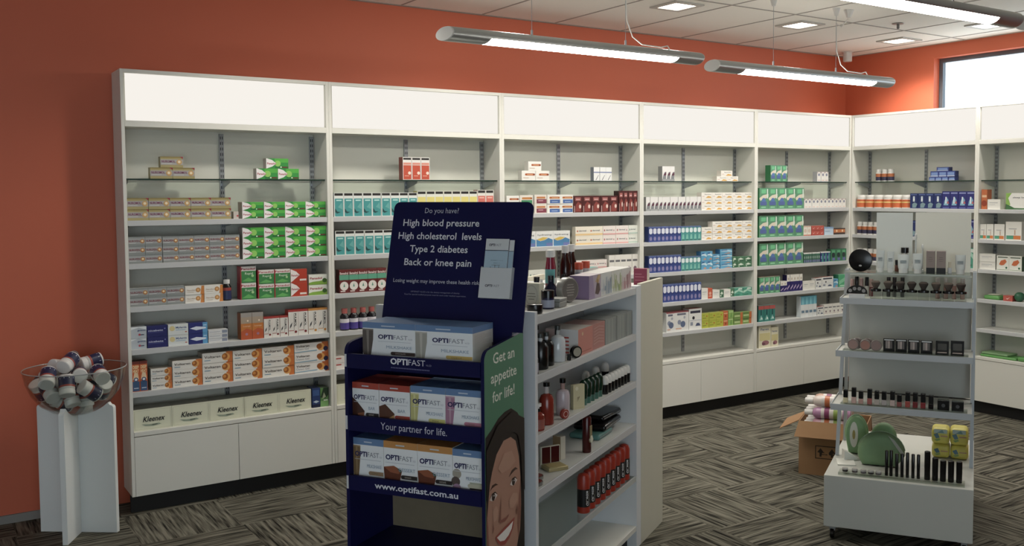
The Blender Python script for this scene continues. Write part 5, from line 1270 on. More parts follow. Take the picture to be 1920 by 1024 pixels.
mbox('o7', .545, .4175, -1.625, z, .174, .16, 'blue topped carton with coffee shake glass on the lower tray')
mbox('o8', .4165, .278, -1.625, z, .174, .16, 'orange topped dessert carton, left of the pair on lower tray')
mbox('o8', .277, .1385, -1.625, z, .174, .16, 'orange topped dessert carton, right of the pair on lower tray')
mbox('o9', .1375, .0205, -1.625, z, .172, .16, 'blue topped assorted milkshake carton, rightmost on the lower tray')
# ================================================================== MAKE-UP STAND
MO = (1.175, .90, 0)
def K(): return MB(MO)
ml, mr = place('S', MO[0], MO[1], 0)
mk = thing('makeup_stand', 'white wheeled makeup stand with trays, right foreground', 'display stand', ml, mr)
MW = noisy('stand_white', '#bcbdb7', '#c2c3bd', 3, .45)
MF = mat('#b4bac0', .35, .1, name='stand_tray_grey')
K().box(.83, 1.525, .40, 1.40, .070, .330, MW).build('base_cabinet', mk, .002)
for a, b in ((.868, .45), (1.487, .45), (.868, 1.35), (1.487, 1.35)):
    c_ = K().box(a - .03, a + .03, b - .03, b + .03, .062, .0695, STEEL).box(a - .014, a + .014, b - .012, b + .022, .040, .0618, STEEL).build('castor', mk)
    MB(MO).lathe([(.020, -.010), (.024, -.008), (.024, .008), (.020, .010)], BLK, 22, T=Matrix.Translation((a, b - .006, .0245)) @ Matrix.Rotation(PI / 2, 4, 'Y')).build('wheel', c_)
# leaning uprights
def post(a0, a1, b0, b1, z0, z1):
    m = K(); w = .009
    lo = [(a0 - w, b0 - w, z0), (a0 + w, b0 - w, z0), (a0 + w, b0 + w, z0), (a0 - w, b0 + w, z0)]
    hi = [(a1 - w, b1 - w, z1), (a1 + w, b1 - w, z1), (a1 + w, b1 + w, z1), (a1 - w, b1 + w, z1)]
    m.add(lo + hi, [(3, 2, 1, 0), (4, 5, 6, 7), (0, 1, 5, 4), (1, 2, 6, 5), (2, 3, 7, 6), (3, 0, 4, 7)], MF)
    m.build('post', mk)
post(.843, .872, .80, .90, .3305, 1.33); post(1.512, 1.512, .80, .90, .3305, 1.33)
post(.843, .872, 1.14, .97, .3305, 1.33); post(1.512, 1.512, 1.14, .97, .3305, 1.33)
K().box(.885, 1.500, .925, .935, .664, 1.30, MW).build('back_panel', mk)
K().box(1.020, 1.2035, .925, .933, 1.3005, 1.635, mat('#d8dcd8', .4)).build('upper_panel', mk)  # whitened beyond the stand colour, imitating lamp light from above
K().box(1.2175, 1.4905, .925, .933, 1.3005, 1.637, noisy('panel_lit_white', '#e0dfd4', '#e6e5da', 3, .45)).build('upper_panel', mk)  # lighter white than the lower panel, light from above put into the colour
TR = {3: (.838, .55, .662), 2: (.852, .62, .928), 1: (.862, .68, 1.196)}
for k, (a, b, z) in TR.items():
    t = K().box(a, 1.512, b + .004, .924, z - .016, z - .006, MW).build('tray', mk)
    K().box(a, 1.512, b, b + .0038, z - .032, z, MF).build('front_rim', t)
    K().box(a, a + .004, b + .004, .924, z - .030, z, MF).build('side_rim', t)
    K().box(1.508, 1.512, b + .004, .924, z - .030, z, MF).build('side_rim', t)
m = K(); zz = 1.325
vs = [(.876, .73, zz - .008), (1.498, .73, zz - .008), (1.498, .924, zz - .008), (.876, .924, zz - .008), (.876, .73, zz), (1.498, .73, zz), (1.498, .924, zz), (.876, .924, zz)]
m.add(vs, [(0, 3, 2, 1), (4, 5, 6, 7)], GLASS)
m.add(vs, [(0, 1, 5, 4), (1, 2, 6, 5), (2, 3, 7, 6), (3, 0, 4, 7)], mat('#aab4ae', .2))
m.build('glass_shelf', mk)

def st(name, label, cat, a, b, z, parts, group=None, seg=16):
    return lathe_thing(name, label, cat, 'S', a, b, z, parts, group, seg)
def holder(label, a0, a1, b0, b1, z, h=.006):
    loc, rz = place('S', (a0 + a1) / 2, b0, z + .0005)
    t = thing('acrylic_holder', label, 'display holder', loc, rz)
    w = (a1 - a0) / 2
    MB().box(-w, w, 0, b1 - b0, 0, h, ACRYL).build('base_plate', t)
    MB().box(-w, w, -.003, -.0003, 0, .014, ACRYL).build('front_lip', t)
# tray with nail polish
z = .656
holder('clear acrylic strip under the nail polish row', .885, 1.49, .565, .66, z)
NP = [(.908, .730), (.949, .744), (.984, .728), (1.027, .742), (1.062, .736), (1.097, .734), (1.138, .739), (1.171, .724), (1.211, .740), (1.247, .740), (1.284, .738), (1.321, .732)]
NC = ['#cfc4a0', '#c8a49c', '#c09890', '#a8605c', '#b8aca4', '#b0a8a8', '#c4aca8', '#8c4a4a', '#a84c44', '#7c2c30', '#8c3034', '#181014']
ND_ = ['cream', 'pale peach', 'beige pink', 'rose', 'pearl', 'silvery', 'pale pink', 'dusky red', 'coral', 'dark red', 'crimson', 'black']
for i, ((a, zt), c_, nd) in enumerate(zip(NP, NC, ND_)):
    loc, rz = place('S', a, .60, z + .0068)
    h = zt - z - .0068
    t = thing('nail_polish_bottle', '%s nail polish bottle with black cap, %s in its row' % (nd, ['leftmost', 'second', 'third', 'fourth', 'fifth', 'sixth', 'seventh', 'eighth', 'ninth', 'tenth', 'eleventh', 'rightmost'][i]), 'nail polish', loc, rz, 'nail polish bottles on the stand')
    MB().box(-.012, .012, -.012, .012, 0, h * .40, mat(c_, .12)).build('bottle', t, .003)
    MB().box(-.0115, .0115, -.0115, .0115, h * .405, h, BLK).build('cap', t, .003)
def box_compact(a, w, b, z, h, label, grp, kind=0):
    loc, rz = place('S', a, b, z + .0005)
    t = thing('eye_shadow_palette', label, 'palette', loc, rz, grp)
    if kind == 0:       # upright palette of pans in a clear stand
        MB().box(-w / 2, w / 2, .0, .010, .006, h, mat('#1a1a1c', .2)).build('case', t, .001)
        MB().box(-w / 2, w / 2, -.012, .02, 0, .0055, BLK).build('foot', t)
        m = MB()
        for k, c in enumerate(('#8c8480', '#b0a09c', '#5c5654')):
            x0 = -w * .30 + k * w * .2
            m.add([(x0, -.0004, h * .24), (x0 + w * .18, -.0004, h * .24), (x0 + w * .18, -.0004, h * .82), (x0, -.0004, h * .82)], [(0, 1, 2, 3)], mat(c, .4))
        m.add([(-w * .42, -.0004, h * .86), (w * .42, -.0004, h * .86), (w * .42, -.0004, h * .95), (-w * .42, -.0004, h * .95)], [(0, 1, 2, 3)], mat('#c8ccd0', .15))
        m.build('pans', t)
    elif kind == 1:     # open compact
        MB().box(-w / 2, w / 2, -.02, .014, 0, .010, BLK).build('base', t, .001)
        MB().box(-w / 2, w / 2, .0145, .020, .008, h, BLK).build('lid', t, .001)
        MB().box(-w * .34, w * .34, .0138, .0144, h * .3, h * .8, mat('#8c8c8c', .08, .8)).build('mirror', t)
        MB().box(-w * .36, w * .36, -.017, .010, .0102, .0106, mat('#b0a09c', .4)).build('powder', t)
    else:               # boxed single
        MB().box(-w / 2, w / 2, 0, .03, 0, h * .8, BLK).build('case', t, .002)
        MB().box(-w * .46, w * .46, 0, .028, h * .805, h, ACRYL).build('clear_lid', t)
        MB().lathe([(.009, 0), (.009, .0004)], mat('#4c4c50', .3), 16, T=Matrix.Translation((0, -.0002, h * .4)) @ Matrix.Rotation(PI / 2, 4, 'X')).build('emblem', t)
box_compact(1.379, .055, .585, z + .0068, .060, 'square black boxed compact beside the black nail polish', None, 2)
box_compact(1.445, .056, .585, z + .0068, .058, 'square black boxed compact at right end of the nail polish tray', None, 2)
# second tray
z = .922
holder('clear acrylic strip under the blush compacts and palettes', .885, 1.49, .64, .72, z)
def blush(a, b, zc, col, lb):
    loc, rz = place('S', a, b, z + .0068 + zc)
    t = thing('blush_compact', lb, 'compact', loc, rz, 'round blush compacts on the stand')
    MB().lathe([(.027, -.006), (.029, -.004), (.029, .004), (.027, .006)], mat('#7d706c', .3), 24, T=T).build('case', t)
    MB().lathe([(.023, .0061), (.023, .0068)], mat(col, .45), 24, T=T).build('powder', t)
blush(.936, .655, .0292, '#a08078', 'round dusky pink blush compact, leftmost on the second tray')
blush(.955, .675, .0330, '#6c5e5a', 'round dark blush compact behind the leftmost one')
blush(.996, .655, .0292, '#a47468', 'round terracotta blush compact in the middle of three')
blush(1.008, .675, .0330, '#7a6660', 'round brown blush compact behind the terracotta one')
blush(1.050, .655, .0292, '#8c7470', 'round mauve blush compact next to the square palettes')
for i, a in enumerate((1.112, 1.171, 1.232, 1.293)):
    box_compact(a, .056, .665, z + .0068, .066, lab('square eye shadow palette on end', ordw(i, 4), 'second tray of the stand'), 'square eye shadow palettes')
box_compact(1.367, .062, .665, z + .0068, .066, 'black open compact beside the square palettes, second tray', None, 1)
box_compact(1.438, .062, .665, z + .0068, .070, 'black open compact with mirror at right end of second tray', None, 1)
# first tray: brushes
z = 1.190
BR = mat('#5c5148', .9); BR2 = mat('#453c36', .9)
for i, (a, m_) in enumerate(((1.037, BR), (1.098, BR), (1.158, BR2), (1.214, BR2), (1.271, BR2), (1.331, BR), (1.390, BR), (1.449, BR2))):
    loc, rz = place('S', a, .735, z + .0005)
    t = thing('makeup_brush', lab('short makeup brush in clear acrylic cube', ordw(i, 8), 'upper tray'), 'makeup brush', loc, rz, 'makeup brushes on the upper tray')
    MB().box(-.026, .026, -.022, .026, 0, .040, ACRYL).build('acrylic_cube', t)
    MB().lathe([(.026, .0405), (.028, .043), (.027, .052), (.011, .056)], BLK, 18).build('handle', t)
    MB().lathe([(.011, .0562), (.014, .064), (.022, .080), (.023, .088), (.015, .095)], m_, 18).build('bristles', t)
loc, rz = place('S', .945, .71, z + .0005)
t = thing('eye_shadow_palette', 'half moon black palette with four round pans on upper tray', 'palette', loc, rz)
MB().box(-.04, .04, -.004, .02, 0, .024, mat('#c4c8cc', .3)).build('stand_foot', t, .002)
pts = [(-.052, .026)] + [(.052 * math.cos(PI - k * PI / 12), .034 + .036 * math.sin(PI - k * PI / 12)) for k in range(13)] + [(.052, .026)]
MB().prism(pts, 'y', .002, .010, BLK).build('case', t)
for x, zz_ in ((-.034, .042), (-.012, .052), (.012, .052), (.034, .042)):
    MB().lathe([(.0095, 0), (.0095, .0006)], mat('#8c8a8a', .3), 18, T=Matrix.Translation((x, .0018, zz_)) @ Matrix.Rotation(PI / 2, 4, 'X')).build('pan', t)
for i, (a, c_, h) in enumerate(((.905, '#a85850', .088), (.928, '#8c2c34', .102), (.952, '#b46c68', .094), (.980, '#c8c4c0', .100), (1.003, '#702428', .090))):
    st('lip_gloss', lab('upright lip gloss tube behind half moon palette', ordw(i, 5), 'upper tray'), 'lip gloss', a, .86, z, [('body', [(.009, 0), (.010, .002), (.010, h * .55)], mat(c_, .2)), ('cap', [(.0102, h * .552), (.0102, h), (.009, h + .002)], BLK if i % 2 else mat('#b08c88', .3))], 'lip glosses behind the half moon palette', 14)
for i, a in enumerate((1.335, 1.375, 1.415, 1.455)):
    st('lip_gloss', lab('pinkish lip gloss tube behind the brushes', ordw(i, 4), 'upper tray'), 'lip gloss', a, .86, z, [('body', [(.010, 0), (.011, .002), (.011, .07)], mat('#a87c74', .2)), ('cap', [(.0112, .0702), (.0112, .108)], mat('#c0b4ae', .3))], 'pinkish lip glosses on the stand', 14)
for i, a in enumerate((1.09, 1.12, 1.16)):
    st('mascara', lab('dark mascara tube behind the brushes', ordw(i, 3), 'upper tray'), 'mascara', a, .87, z, [('body', [(.009, 0), (.010, .002), (.010, .06)], BLK), ('cap', [(.0102, .0602), (.0102, .104)], mat('#2c2224', .3))], 'mascara tubes on the stand', 14)
# glass shelf on top
z = 1.325
loc, rz = place('S', .952, .80, z + .0605)
t = thing('table_mirror', 'round black mirror disc standing on the glass shelf', 'mirror', loc, rz)
MB().lathe([(.056, -.006), (.060, -.004), (.060, .004), (.056, .006)], BLK, 40, T=T).build('disc', t)
MB().lathe([(.008, .0062), (.008, .0066)], mat('#a8a8a8', .3), 16, T=Matrix.Translation((0, 0, -.028)) @ T @ Matrix.Scale(.6, 4, (0, 1, 0))).build('emblem', t)
TB = mat('#c3cac9', .35, name='cream_tube_pale')
def ftube(a, w, h, b, lb, mm=TB):
    """squeeze tube standing on its cap: round below, flat seam above"""
    loc, rz = place('S', a, b, z + .0005)
    t = thing('cream_tube', lb, 'tube', loc, rz, 'pale cream tubes on the glass shelf')
    R = w / 2; n = 20
    def ring(rx, ry, zz): return [(rx * math.cos(2 * PI * k / n), ry * math.sin(2 * PI * k / n), zz) for k in range(n)]
    MB().lathe([(R * .8, 0), (R * .82, .022)], mat('#d4d6d4', .4), n).build('cap', t)
    m = MB(); rs = [ring(R * .9, R * .8, .0225), ring(R * .95, R * .7, h * .35), ring(R * 1.0, R * .35, h * .75), ring(R * 1.02, .002, h)]
    vs = sum(rs, [])
    m.add(vs, [(i * n + k, i * n + (k + 1) % n, (i + 1) * n + (k + 1) % n, (i + 1) * n + k) for i in range(3) for k in range(n)] + [tuple(range(n))[::-1], tuple(range(3 * n, 4 * n))], mm)
    m.build('body', t)
    m = MB(); yy = -R * .62
    for zz_ in (.55, .62, .68):
        m.box(-R * .55, R * .55, -R * .60, -R * .40, h * zz_ - .0015, h * zz_ + .0015, mat('#9aa4a8', .4))
    m.build('print_lines', t)
ftube(1.053, .040, .114, .80, 'pale cream tube standing next to the round black mirror')
ftube(1.103, .036, .109, .80, 'pale cream tube second from the round black mirror')
ftube(1.168, .056, .096, .79, 'wide pale cream tube before the black capped bottle')
ftube(1.238, .050, .102, .79, 'wide pale cream tube just left of the mauve cartons')
ftube(1.443, .050, .098, .80, 'wide pale cream tube at right end of the glass shelf')
D['mauve'] = ('foundation_carton', 'carton', '#8d7c76', '#7c6c66', '#b0a49c', [('r', 0, 0, 1, .26, '#0e0c0e'), ('r', .3, .7, .7, .72, '#6c5c58'), ('r', .25, .62, .75, .64, '#6c5c58'), ('r', .3, .54, .7, .555, '#6c5c58'), ('r', 0, .97, 1, 1, '#b8a4a0')])
carton('mauve', 'S', 1.280, .775, z + .0005, .042, .118, .042, 'mauve carton with black base, left of the pair on glass shelf')
carton('mauve', 'S', 1.3295, .775, z + .0005, .044, .118, .042, 'mauve carton with black base, right of the pair on glass shelf')
st('foundation_bottle', 'small dark bottle between the pale tubes on glass shelf', 'bottle', 1.131, .86, z, [('body', [(.010, 0), (.011, .002), (.011, .035)], mat('#6c4438', .2)), ('cap', [(.009, .0355), (.009, .062)], BLK)])
st('foundation_bottle', 'tall pale bottle with black cap at back of glass shelf', 'bottle', 1.168, .89, z, [('body', [(.017, 0), (.019, .003), (.019, .085), (.014, .098)], mat('#c8c4bc', .25)), ('cap', [(.020, .0985), (.020, .126)], BLK)])
st('wand_applicator', 'tall thin white wand on the glass shelf before the panels', 'applicator', 1.222, .885, z, [('handle', [(.008, 0), (.008, .012), (.004, .016), (.004, .17)], TB), ('tip', [(.004, .1702), (.007, .178), (.006, .198), (.002, .202)], mat('#d8dad8', .4))], None, 12)
st('wand_applicator', 'shorter thin white wand on the glass shelf', 'applicator', 1.256, .885, z, [('handle', [(.008, 0), (.008, .012), (.004, .016), (.004, .12)], TB), ('tip', [(.004, .1202), (.007, .128), (.006, .142), (.002, .146)], mat('#d8dad8', .4))], None, 12)
st('foundation_bottle', 'small clear bottle with pale cap beside mauve cartons', 'bottle', 1.392, .82, z, [('body', [(.009, 0), (.010, .002), (.010, .03)], CLR), ('cap', [(.007, .0305), (.007, .060)], mat('#c8c0a8', .4))])
# base cabinet top: lipsticks
z = .330
holder('clear acrylic strip under the row of black lipsticks', .895, 1.485, .43, .51, z, .010)
LP = [(1.124, .466), (1.1455, .469), (1.172, .455), (1.197, .457), (1.222, .465), (1.248, .460), (1.273, .460), (1.314, .481), (1.350, .452), (1.386, .444), (1.422, .445), (1.459, .445)]
for i, (a, zt) in enumerate(LP):
    r = .0078 if i < 7 else .0138
    h = zt - z - .0112
    st('mascara_tube' if i < 7 else 'lipstick', lab('slim upright black mascara tube' if i < 7 else 'thick upright black lipstick', ordw(i if i < 7 else i - 7, 7 if i < 7 else 5), 'base of the stand'), 'mascara' if i < 7 else 'lipstick', a, .465, z + .0107,
       [('base', [(r * .95, 0), (r, .002), (r, h * .4)], BLK), ('cap', [(r * 1.02, h * .402), (r * 1.02, h - .002), (r * .9, h)], BLK)], 'slim black mascara tubes' if i < 7 else 'thick black lipsticks', 14)
for i, (a, c_) in enumerate(((.925, '#2c2628'), (.972, '#5c5456'), (1.014, '#6c6468'), (1.05, '#3c3638'), (1.086, '#6c6466'))):
    st('eye_shadow_pot', lab('tiny eye shadow pot on clear strip', ordw(i, 5), 'base of the stand'), 'pot', a, .465, z + .0107, [('jar', [(.013, 0), (.014, .002), (.014, .010)], mat(c_, .25)), ('lid', [(.0142, .0102), (.0142, .018)], mat('#b4b0ac', .2))], 'tiny eye shadow pots', 16)
# soft bags on the base
GB = noisy('sage_fabric', '#6f8c68', '#7c9873', 25, .65, .2)
GB2 = noisy('green_fabric', '#7fa276', '#8bac80', 25, .65, .2)
def soft(name, label, cat, pts, b0, b1, m_, extra=None, r=.03):
    ax = sum(p[0] for p in pts) / len(pts)
    base = (ax, b0, z + .0008)
    loc, rz = place('S', *base)
    t = thing(name, label, cat, loc, rz)
    cx = ax; czz = (min(p[1] for p in pts) + max(p[1] for p in pts)) / 2
    n = len(pts); L = 9; vs = []; fs = []
    for i in range(L):
        ph = -PI / 2 * .97 + PI * .97 * i / (L - 1)
        k = .62 + .38 * math.cos(ph) ** .55; bb = (b0 + b1) / 2 + (b1 - b0) / 2 * math.sin(ph)
        for px, pz in pts:
            zz = czz + (pz - czz) * k
            vs.append((cx + (px - cx) * k, bb, zz))
    zmin = min(v[2] for v in vs[(L // 2) * n:(L // 2 + 1) * n])
    for i in range(L - 1):
        for k in range(n):
            fs.append((i * n + k, i * n + (k + 1) % n, (i + 1) * n + (k + 1) % n, (i + 1) * n + k))
    fs += [tuple(range(n))[::-1], tuple(range((L - 1) * n, L * n))]
    m = MB(base); m.add(vs, fs, m_)
    m.build('bag', t)
    if extra:
        for nm, fn in extra: mm = MB(base); fn(mm); mm.build(nm, t)
    return t
arc = lambda cx, cz, rx, rz_, a0, a1, n=10: [(cx + rx * math.cos(math.radians(a0 + (a1 - a0) * k / n)), cz + rz_ * math.sin(math.radians(a0 + (a1 - a0) * k / n))) for k in range(n + 1)]
z1 = z + .0008
big = [(.985, z1), (1.155, z1), (1.195, .385)] + arc(1.080, .395, .118, .110, 0, 180, 14) + [(.962, .375)]
soft('toilet_bag', 'large half moon sage green toilet bag, front one on stand base', 'bag', big, .64, .73, GB,
     [('label_band', lambda mm: mm.add([(1.115, .6385, .500), (1.148, .6385, .478), (1.203, .6395, .405), (1.185, .6385, .400)], [(0, 1, 2, 3)], mat('#a3a89c', .5))),
      ('zip', lambda mm: mm.tube([(p[0], .685, p[1] + .003) for p in arc(1.080, .395, .118, .110, 10, 170, 14)], .003, mat('#8fa886', .5), 6))], .035)
soft('toilet_bag', 'green toilet bag with white oval label behind the sage bag', 'bag', [(.895, z1), (.975, z1)] + arc(.935, .44, .058, .10, -20, 200, 14), .84, .91, GB2,
     [('label_card', lambda mm: mm.prism(arc(.925, .44, .022, .07, 0, 360, 18)[:-1], 'y', .8375, .8390, mat('#d8d8cc', .5))),
      ('label_print', lambda mm: mm.prism(arc(.925, .44, .008, .026, 0, 360, 14)[:-1], 'y', .8365, .8373, mat('#a0904c', .5))),
      ('piping', lambda mm: mm.tube([(p[0], .875, p[1]) for p in arc(.935, .44, .060, .102, -15, 195, 16)], .004, mat('#a8c49c', .5), 6))], .02)
soft('toilet_bag', 'rounded green toilet bag at back, between two other green bags', 'bag', [(1.03, z1), (1.13, z1)] + arc(1.080, .44, .066, .078, -10, 190, 14), .80, .88, GB2, None, .03)
PAPER = mat('#dcdcd4', .6)
for i, (a, b, tn, lb) in enumerate(((.915, .66, 12, 'white folded leaflet lying under the green bag, front one'), (.930, .72, 22, 'white folded leaflet leaning against the green bag, rear one'))):
    loc, rz = place('S', a, b, z + .001)
    t = thing('leaflet', lb, 'leaflet', loc, rz + math.radians(tn))
    if i == 0: MB().box(-.055, .035, -.05, .07, 0, .004, PAPER).build('paper', t)
    else: MB().prism([(-.04, 0), (.05, .0), (.045, .004), (-.035, .05), (-.04, .05)], 'y', 0, .05, PAPER).build('paper', t)
YEL = noisy('yellow_wrap', '#c6bc58', '#d0c668', 20, .35)
for i, (a, zz_, h, rw) in enumerate(((1.316, z1, .074, 'lower'), (1.408, z1, .074, 'lower'), (1.314, z1 + .0745, .084, 'upper'), (1.406, z1 + .0745, .088, 'upper'))):
    base = (a + .045, .93, zz_)
    loc, rz = place('S', *base)
    t = thing('wipes_pack', 'yellow soft wipes pack, %s %s in the two by two pile' % (rw, 'left' if i % 2 == 0 else 'right'), 'pack', loc, rz, 'yellow wipes packs')
    o = MB(base).box(a, a + .09, .93, 1.06, zz_, zz_ + h, YEL).build('pack', t)
    bv = o.modifiers.new('soft', 'BEVEL'); bv.width = .02; bv.segments = 3
    m = MB(base); m.ops((a, .9298, zz_), (.09, 0, 0), (0, 0, h), [('p', [(.12, .62), (.34, .74), (.46, .44), (.26, .36)], '#4f7488'), ('p', [(.16, .3), (.44, .4), (.5, .3), (.3, .2)], '#7c9c54'), ('r', .5, .5, .9, .58, '#b4886c')] + ([('r', .14, .72, .86, .96, '#a8bcb8'), ('p', [(.3, .74), (.6, .94), (.7, .74)], '#6c9494')] if rw == 'upper' else []))
    m.build('print', t)

# ================================================================== CARDBOARD BOX OF SHOWER GEL
CO = (.72, 1.66, 0)
cl, cr = place('S', CO[0], CO[1], 0)
cb = thing('cardboard_box', 'open brown cardboard box on the carpet behind the makeup stand', 'box', cl, cr)
CB = noisy('cardboard', '#94714f', '#9e7a57', 14, .8); CBI = mat('#8c6644', .85)
def C_(): return MB(CO)
a0, a1, b0, b1, hz = .522, .925, 1.51, 1.81, .332
C_().box(a0, a1, b0, b0 + .005, .001, hz, CB).build('front_wall', cb)
C_().box(a0, a1, b1 - .005, b1, .001, hz, CB).build('back_wall', cb)
C_().box(a0, a0 + .005, b0 + .005, b1 - .005, .001, hz, CB).build('side_wall', cb)
C_().box(a1 - .005, a1, b0 + .005, b1 - .005, .001, hz, CB).build('side_wall', cb)
C_().box(a0 + .005, a1 - .005, b0 + .005, b1 - .005, .001, .006, CB).build('bottom', cb)
C_().add([(a0, b0, hz), (a1, b0, hz), (a1 + .01, b0 - .055, hz - .088), (a0 - .02, b0 - .055, hz - .088), (a0, b0 - .003, hz + .002), (a1, b0 - .003, hz + .002), (a1 + .01, b0 - .059, hz - .086), (a0 - .02, b0 - .059, hz - .086)], [(3, 2, 1, 0), (4, 5, 6, 7), (0, 1, 5, 4), (1, 2, 6, 5), (2, 3, 7, 6), (3, 0, 4, 7)], CB).build('flap', cb)
C_().add([(a0, b0 + .01, hz), (a0, b1 - .01, hz), (a0 - .115, b1 - .06, hz - .048), (a0 - .118, b0 + .0, hz - .060), (a0 - .002, b0 + .01, hz + .004), (a0 - .002, b1 - .01, hz + .004), (a0 - .116, b1 - .06, hz - .044), (a0 - .120, b0 + .0, hz - .056)], [(3, 2, 1, 0), (4, 5, 6, 7), (0, 1, 5, 4), (1, 2, 6, 5), (2, 3, 7, 6), (3, 0, 4, 7)], CB).build('flap', cb)
C_().add([(a0, b1, hz), (a1, b1, hz), (a1, b1 + .07, hz - .11), (a0, b1 + .07, hz - .11), (a0, b1 + .004, hz + .001), (a1, b1 + .004, hz + .001), (a1, b1 + .074, hz - .109), (a0, b1 + .074, hz - .109)], [(3, 2, 1, 0), (4, 5, 6, 7), (0, 1, 5, 4), (1, 2, 6, 5), (2, 3, 7, 6), (3, 0, 4, 7)], CB).build('flap', cb)
m = C_(); INK = '#2a1c12'
ar = lambda u: [('p', [(u, .44), (u + .05, .52), (u + .10, .44), (u + .065, .44), (u + .065, .36), (u + .035, .36), (u + .035, .44)], INK)]
m.ops((a0, b0 - .0002, 0), (a1 - a0, 0, 0), (0, 0, hz), ar(.28) + ar(.45) + [('r', .25, .32, .60, .335, INK), ('r', .25, .55, .60, .565, INK), ('r', .25, .32, .262, .565, INK), ('r', .588, .32, .60, .565, INK), ('t', 't.u', .30, .56, .40, .07, INK, .02)])
m.build('printing', cb)
GELC = [('#c890a4', 'pink'), ('#b884ac', 'mauve'), ('#d8c8c0', 'cream'), ('#c8a08c', 'peach')]
GW = mat('#dcd8d4', .4)
for lay in range(7):
    for col in range(3):
        if lay == 6 and col == 2: continue
        b = b0 + .042 + col * .0715
        zc = .041 + lay * .0685
        if lay == 6: b += .02
        c_, nm = GELC[(lay + col) % 4]
        loc, rz = place('S', .712, b, zc)
        top = ('in the lowest hidden layers' if lay < 4 else '')
        t = thing('shower_gel_bottle', 'shower gel bottle lying in the cardboard box, layer %s, %s' % (ORD[lay] if lay else 'lowest', ('front', 'middle', 'rear')[col]), 'bottle', loc, rz, 'shower gel bottles in the cardboard box')
        TX = Matrix.Rotation(-PI / 2, 4, 'Y')
        MB().lathe([(.030, -.115), (.0335, -.105), (.0335, .085), (.026, .105), (.016, .112)], mat(c_, .3), 18, T=TX).build('body', t)
        MB().lathe([(.017, .1125), (.018, .115), (.018, .158), (.015, .162)], GW, 16, T=TX).build('cap', t)
        m = MB()
        m.lathe([(.0338, -.07), (.0338, .06)], mat('#d4ccc8', .35), 18, caps=False, T=TX)
        m.lathe([(.0341, .01), (.0341, .04)], mat('#8c3c68' if (lay + col) % 2 else '#c4683c', .35), 18, caps=False, T=TX)
        m.lathe([(.0341, -.05), (.0341, -.015)], mat('#8ca44c', .35), 18, caps=False, T=TX)
        m.build('label', t)

# ================================================================== PLINTH AND BOWL OF BOTTLES
PCx, PCy = -.220, -.103
PLW = noisy('plinth_white', '#dadddc', '#dee1e0', 4, .5)
pt = thing('display_plinth', 'white cross shaped plinth carrying the clear bowl of bottles', 'plinth', (PCx, PCy, 0))
def fin(ang, L, name):
    n = 18
    pts = [(-L / 2, .0005), (L / 2, .0005), (L / 2, .652)]
    for k in range(5):
        a = k * (PI / 2) / 4
        pts.append((L / 2 - .018 + .018 * math.cos(a), .652 + .016 * math.sin(a)))
    R = .262; zc = .876
    for k in range(n + 1):
        x = (L / 2 - .028) * (1 - 2 * k / n)
        pts.append((x, zc - math.sqrt(R * R - x * x)))
    for k in range(5):
        a = PI / 2 + k * (PI / 2) / 4
        pts.append((-L / 2 + .018 + .018 * math.cos(a), .652 + .016 * math.sin(a)))
    Mx = Matrix.Rotation(ang, 4, 'Z')
    m = MB(M=Mx); m.prism(pts, 'y', -.0125, .0125, PLW)
    m.build(name, pt, .0015)
fin(math.radians(-37.7), .406, 'fin')
fin(math.radians(63.3), .41, 'fin')
bw = thing('display_bowl', 'large clear plastic bowl resting on the white plinth', 'bowl', (PCx, PCy, .6145))
outer = [(.03, .0), (.07, .008), (.115, .026), (.165, .062), (.205, .118), (.229, .178), (.2405, .238)]
inner = [(r - .0035, z_ + .004) for r, z_ in reversed(outer)]
MB().lathe(outer + [(.243, .241), (.2405, .2445)] + inner, ACRYL, 56).build('shell', bw)
m = MB(); nn = 56
m.tube([(.2415 * math.cos(2 * PI * k / nn), .2415 * math.sin(2 * PI * k / nn), .243) for k in range(nn + 1)], .0028, mat('#aeb2b2', .15, .3), 8)
m.build('rim', bw)
NL = mat('#20244e', .4); RL = mat('#a8483c', .4)
POS = ['buried deep', 'low', 'in the heap', 'near the rim', 'at heap edge', 'high']
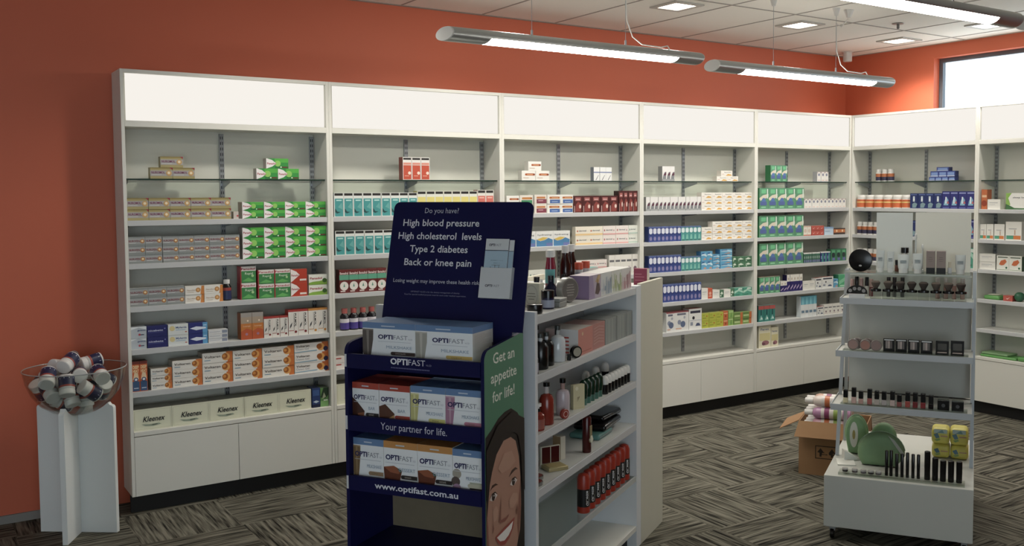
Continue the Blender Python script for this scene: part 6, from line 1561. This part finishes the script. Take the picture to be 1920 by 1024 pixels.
for i, (x, y, z_, ax, ay, az) in enumerate(PILE):
    d = Vector((ax, ay, az)); q = d.to_track_quat('Z', 'Y')
    o = bpy.data.objects.new('vitamin_tub', None); COL.objects.link(o)
    o.location = (x, y, z_ + .004); o.rotation_mode = 'QUATERNION'; o.rotation_quaternion = q
    o.empty_display_size = .03
    tag(o, 'white capped navy labelled tub tumbled in the clear bowl', 'tub', 'tubs heaped in the clear bowl')
    if i == 0:
        _vt = [('body', MB().lathe([(.034, -.052), (.0365, -.049), (.0365, .018), (.032, .024)], mat('#d6d4d0', .4), 24).mesh('body')),
               ('cap', MB().lathe([(.0355, .0245), (.037, .026), (.037, .048), (.034, .051)], mat('#dcdad6', .45), 24).mesh('cap')),
               ('label', MB().lathe([(.0369, -.044), (.0369, .006)], NL, 24, caps=False).lathe([(.0371, .002), (.0371, .012)], RL, 24, caps=False).lathe([(.0372, -.038), (.0372, -.030)], mat('#b4b8cc', .4), 10, caps=False).mesh('label'))]
    for n_, me in _vt: child(n_, me, o)
lp = thing('wire_sign_holder', 'small wire loop sign holder sticking up from the bowl', 'sign holder', (-.222, -.09, .885))
MB().tube([(.0, 0, -.05), (0, 0, .01)] + [(.022 * math.cos(-PI / 2 + 2 * PI * k / 16), 0, .034 + .024 * math.sin(-PI / 2 + 2 * PI * k / 16)) for k in range(17)], .0022, STEEL, 8).build('wire', lp)

# ================================================================== ODDS AND ENDS ON THE RIGHT WALL BAYS
GP = noisy('green_film', '#58904f', '#6aa35f', 20, .4)
def softbox(label, a, b, z, w, dp, h, m_, name='soft_pack', cat='pack', r=.4):
    loc, rz = place('B', a, b, z + .0005)
    t = thing(name, label, cat, loc, rz)
    o = MB().box(0, w, 0, dp, 0, h, m_).build('pack', t)
    bv = o.modifiers.new('soft', 'BEVEL'); bv.width = h * r; bv.segments = 3
    return t
t = softbox('green and white soft pack on fourth shelf, right edge bay', 1.275, .03, .906, .135, .10, .032, GP)
MB().box(.03, .11, .02, .09, .0325, .040, mat('#c8c8b4', .5)).build('white_wrap', t, .003)
loc, rz = place('B', 1.55, .07, .9065)
t = thing('exercise_ball', 'small dark green ball on fourth shelf, right edge bay', 'ball', loc, rz)
MB().lathe([(.004 + .034 * math.sin(PI * k / 14), .036 - .036 * math.cos(PI * k / 14)) for k in range(15)], mat('#2c6848', .4), 22).build('ball', t)
t = softbox('flat green heat bag, lower one on base ledge, right edge bay', 1.262, .02, .4555, .30, .15, .018, GP, 'heat_bag', 'bag')
t = softbox('flat green heat bag, upper one on base ledge, right edge bay', 1.268, .03, .4742, .22, .14, .016, GB2, 'heat_bag', 'bag')
t = softbox('green folded heat bag at the right edge of the base ledge', 1.57, .02, .4555, .16, .15, .034, GP, 'heat_bag', 'bag')
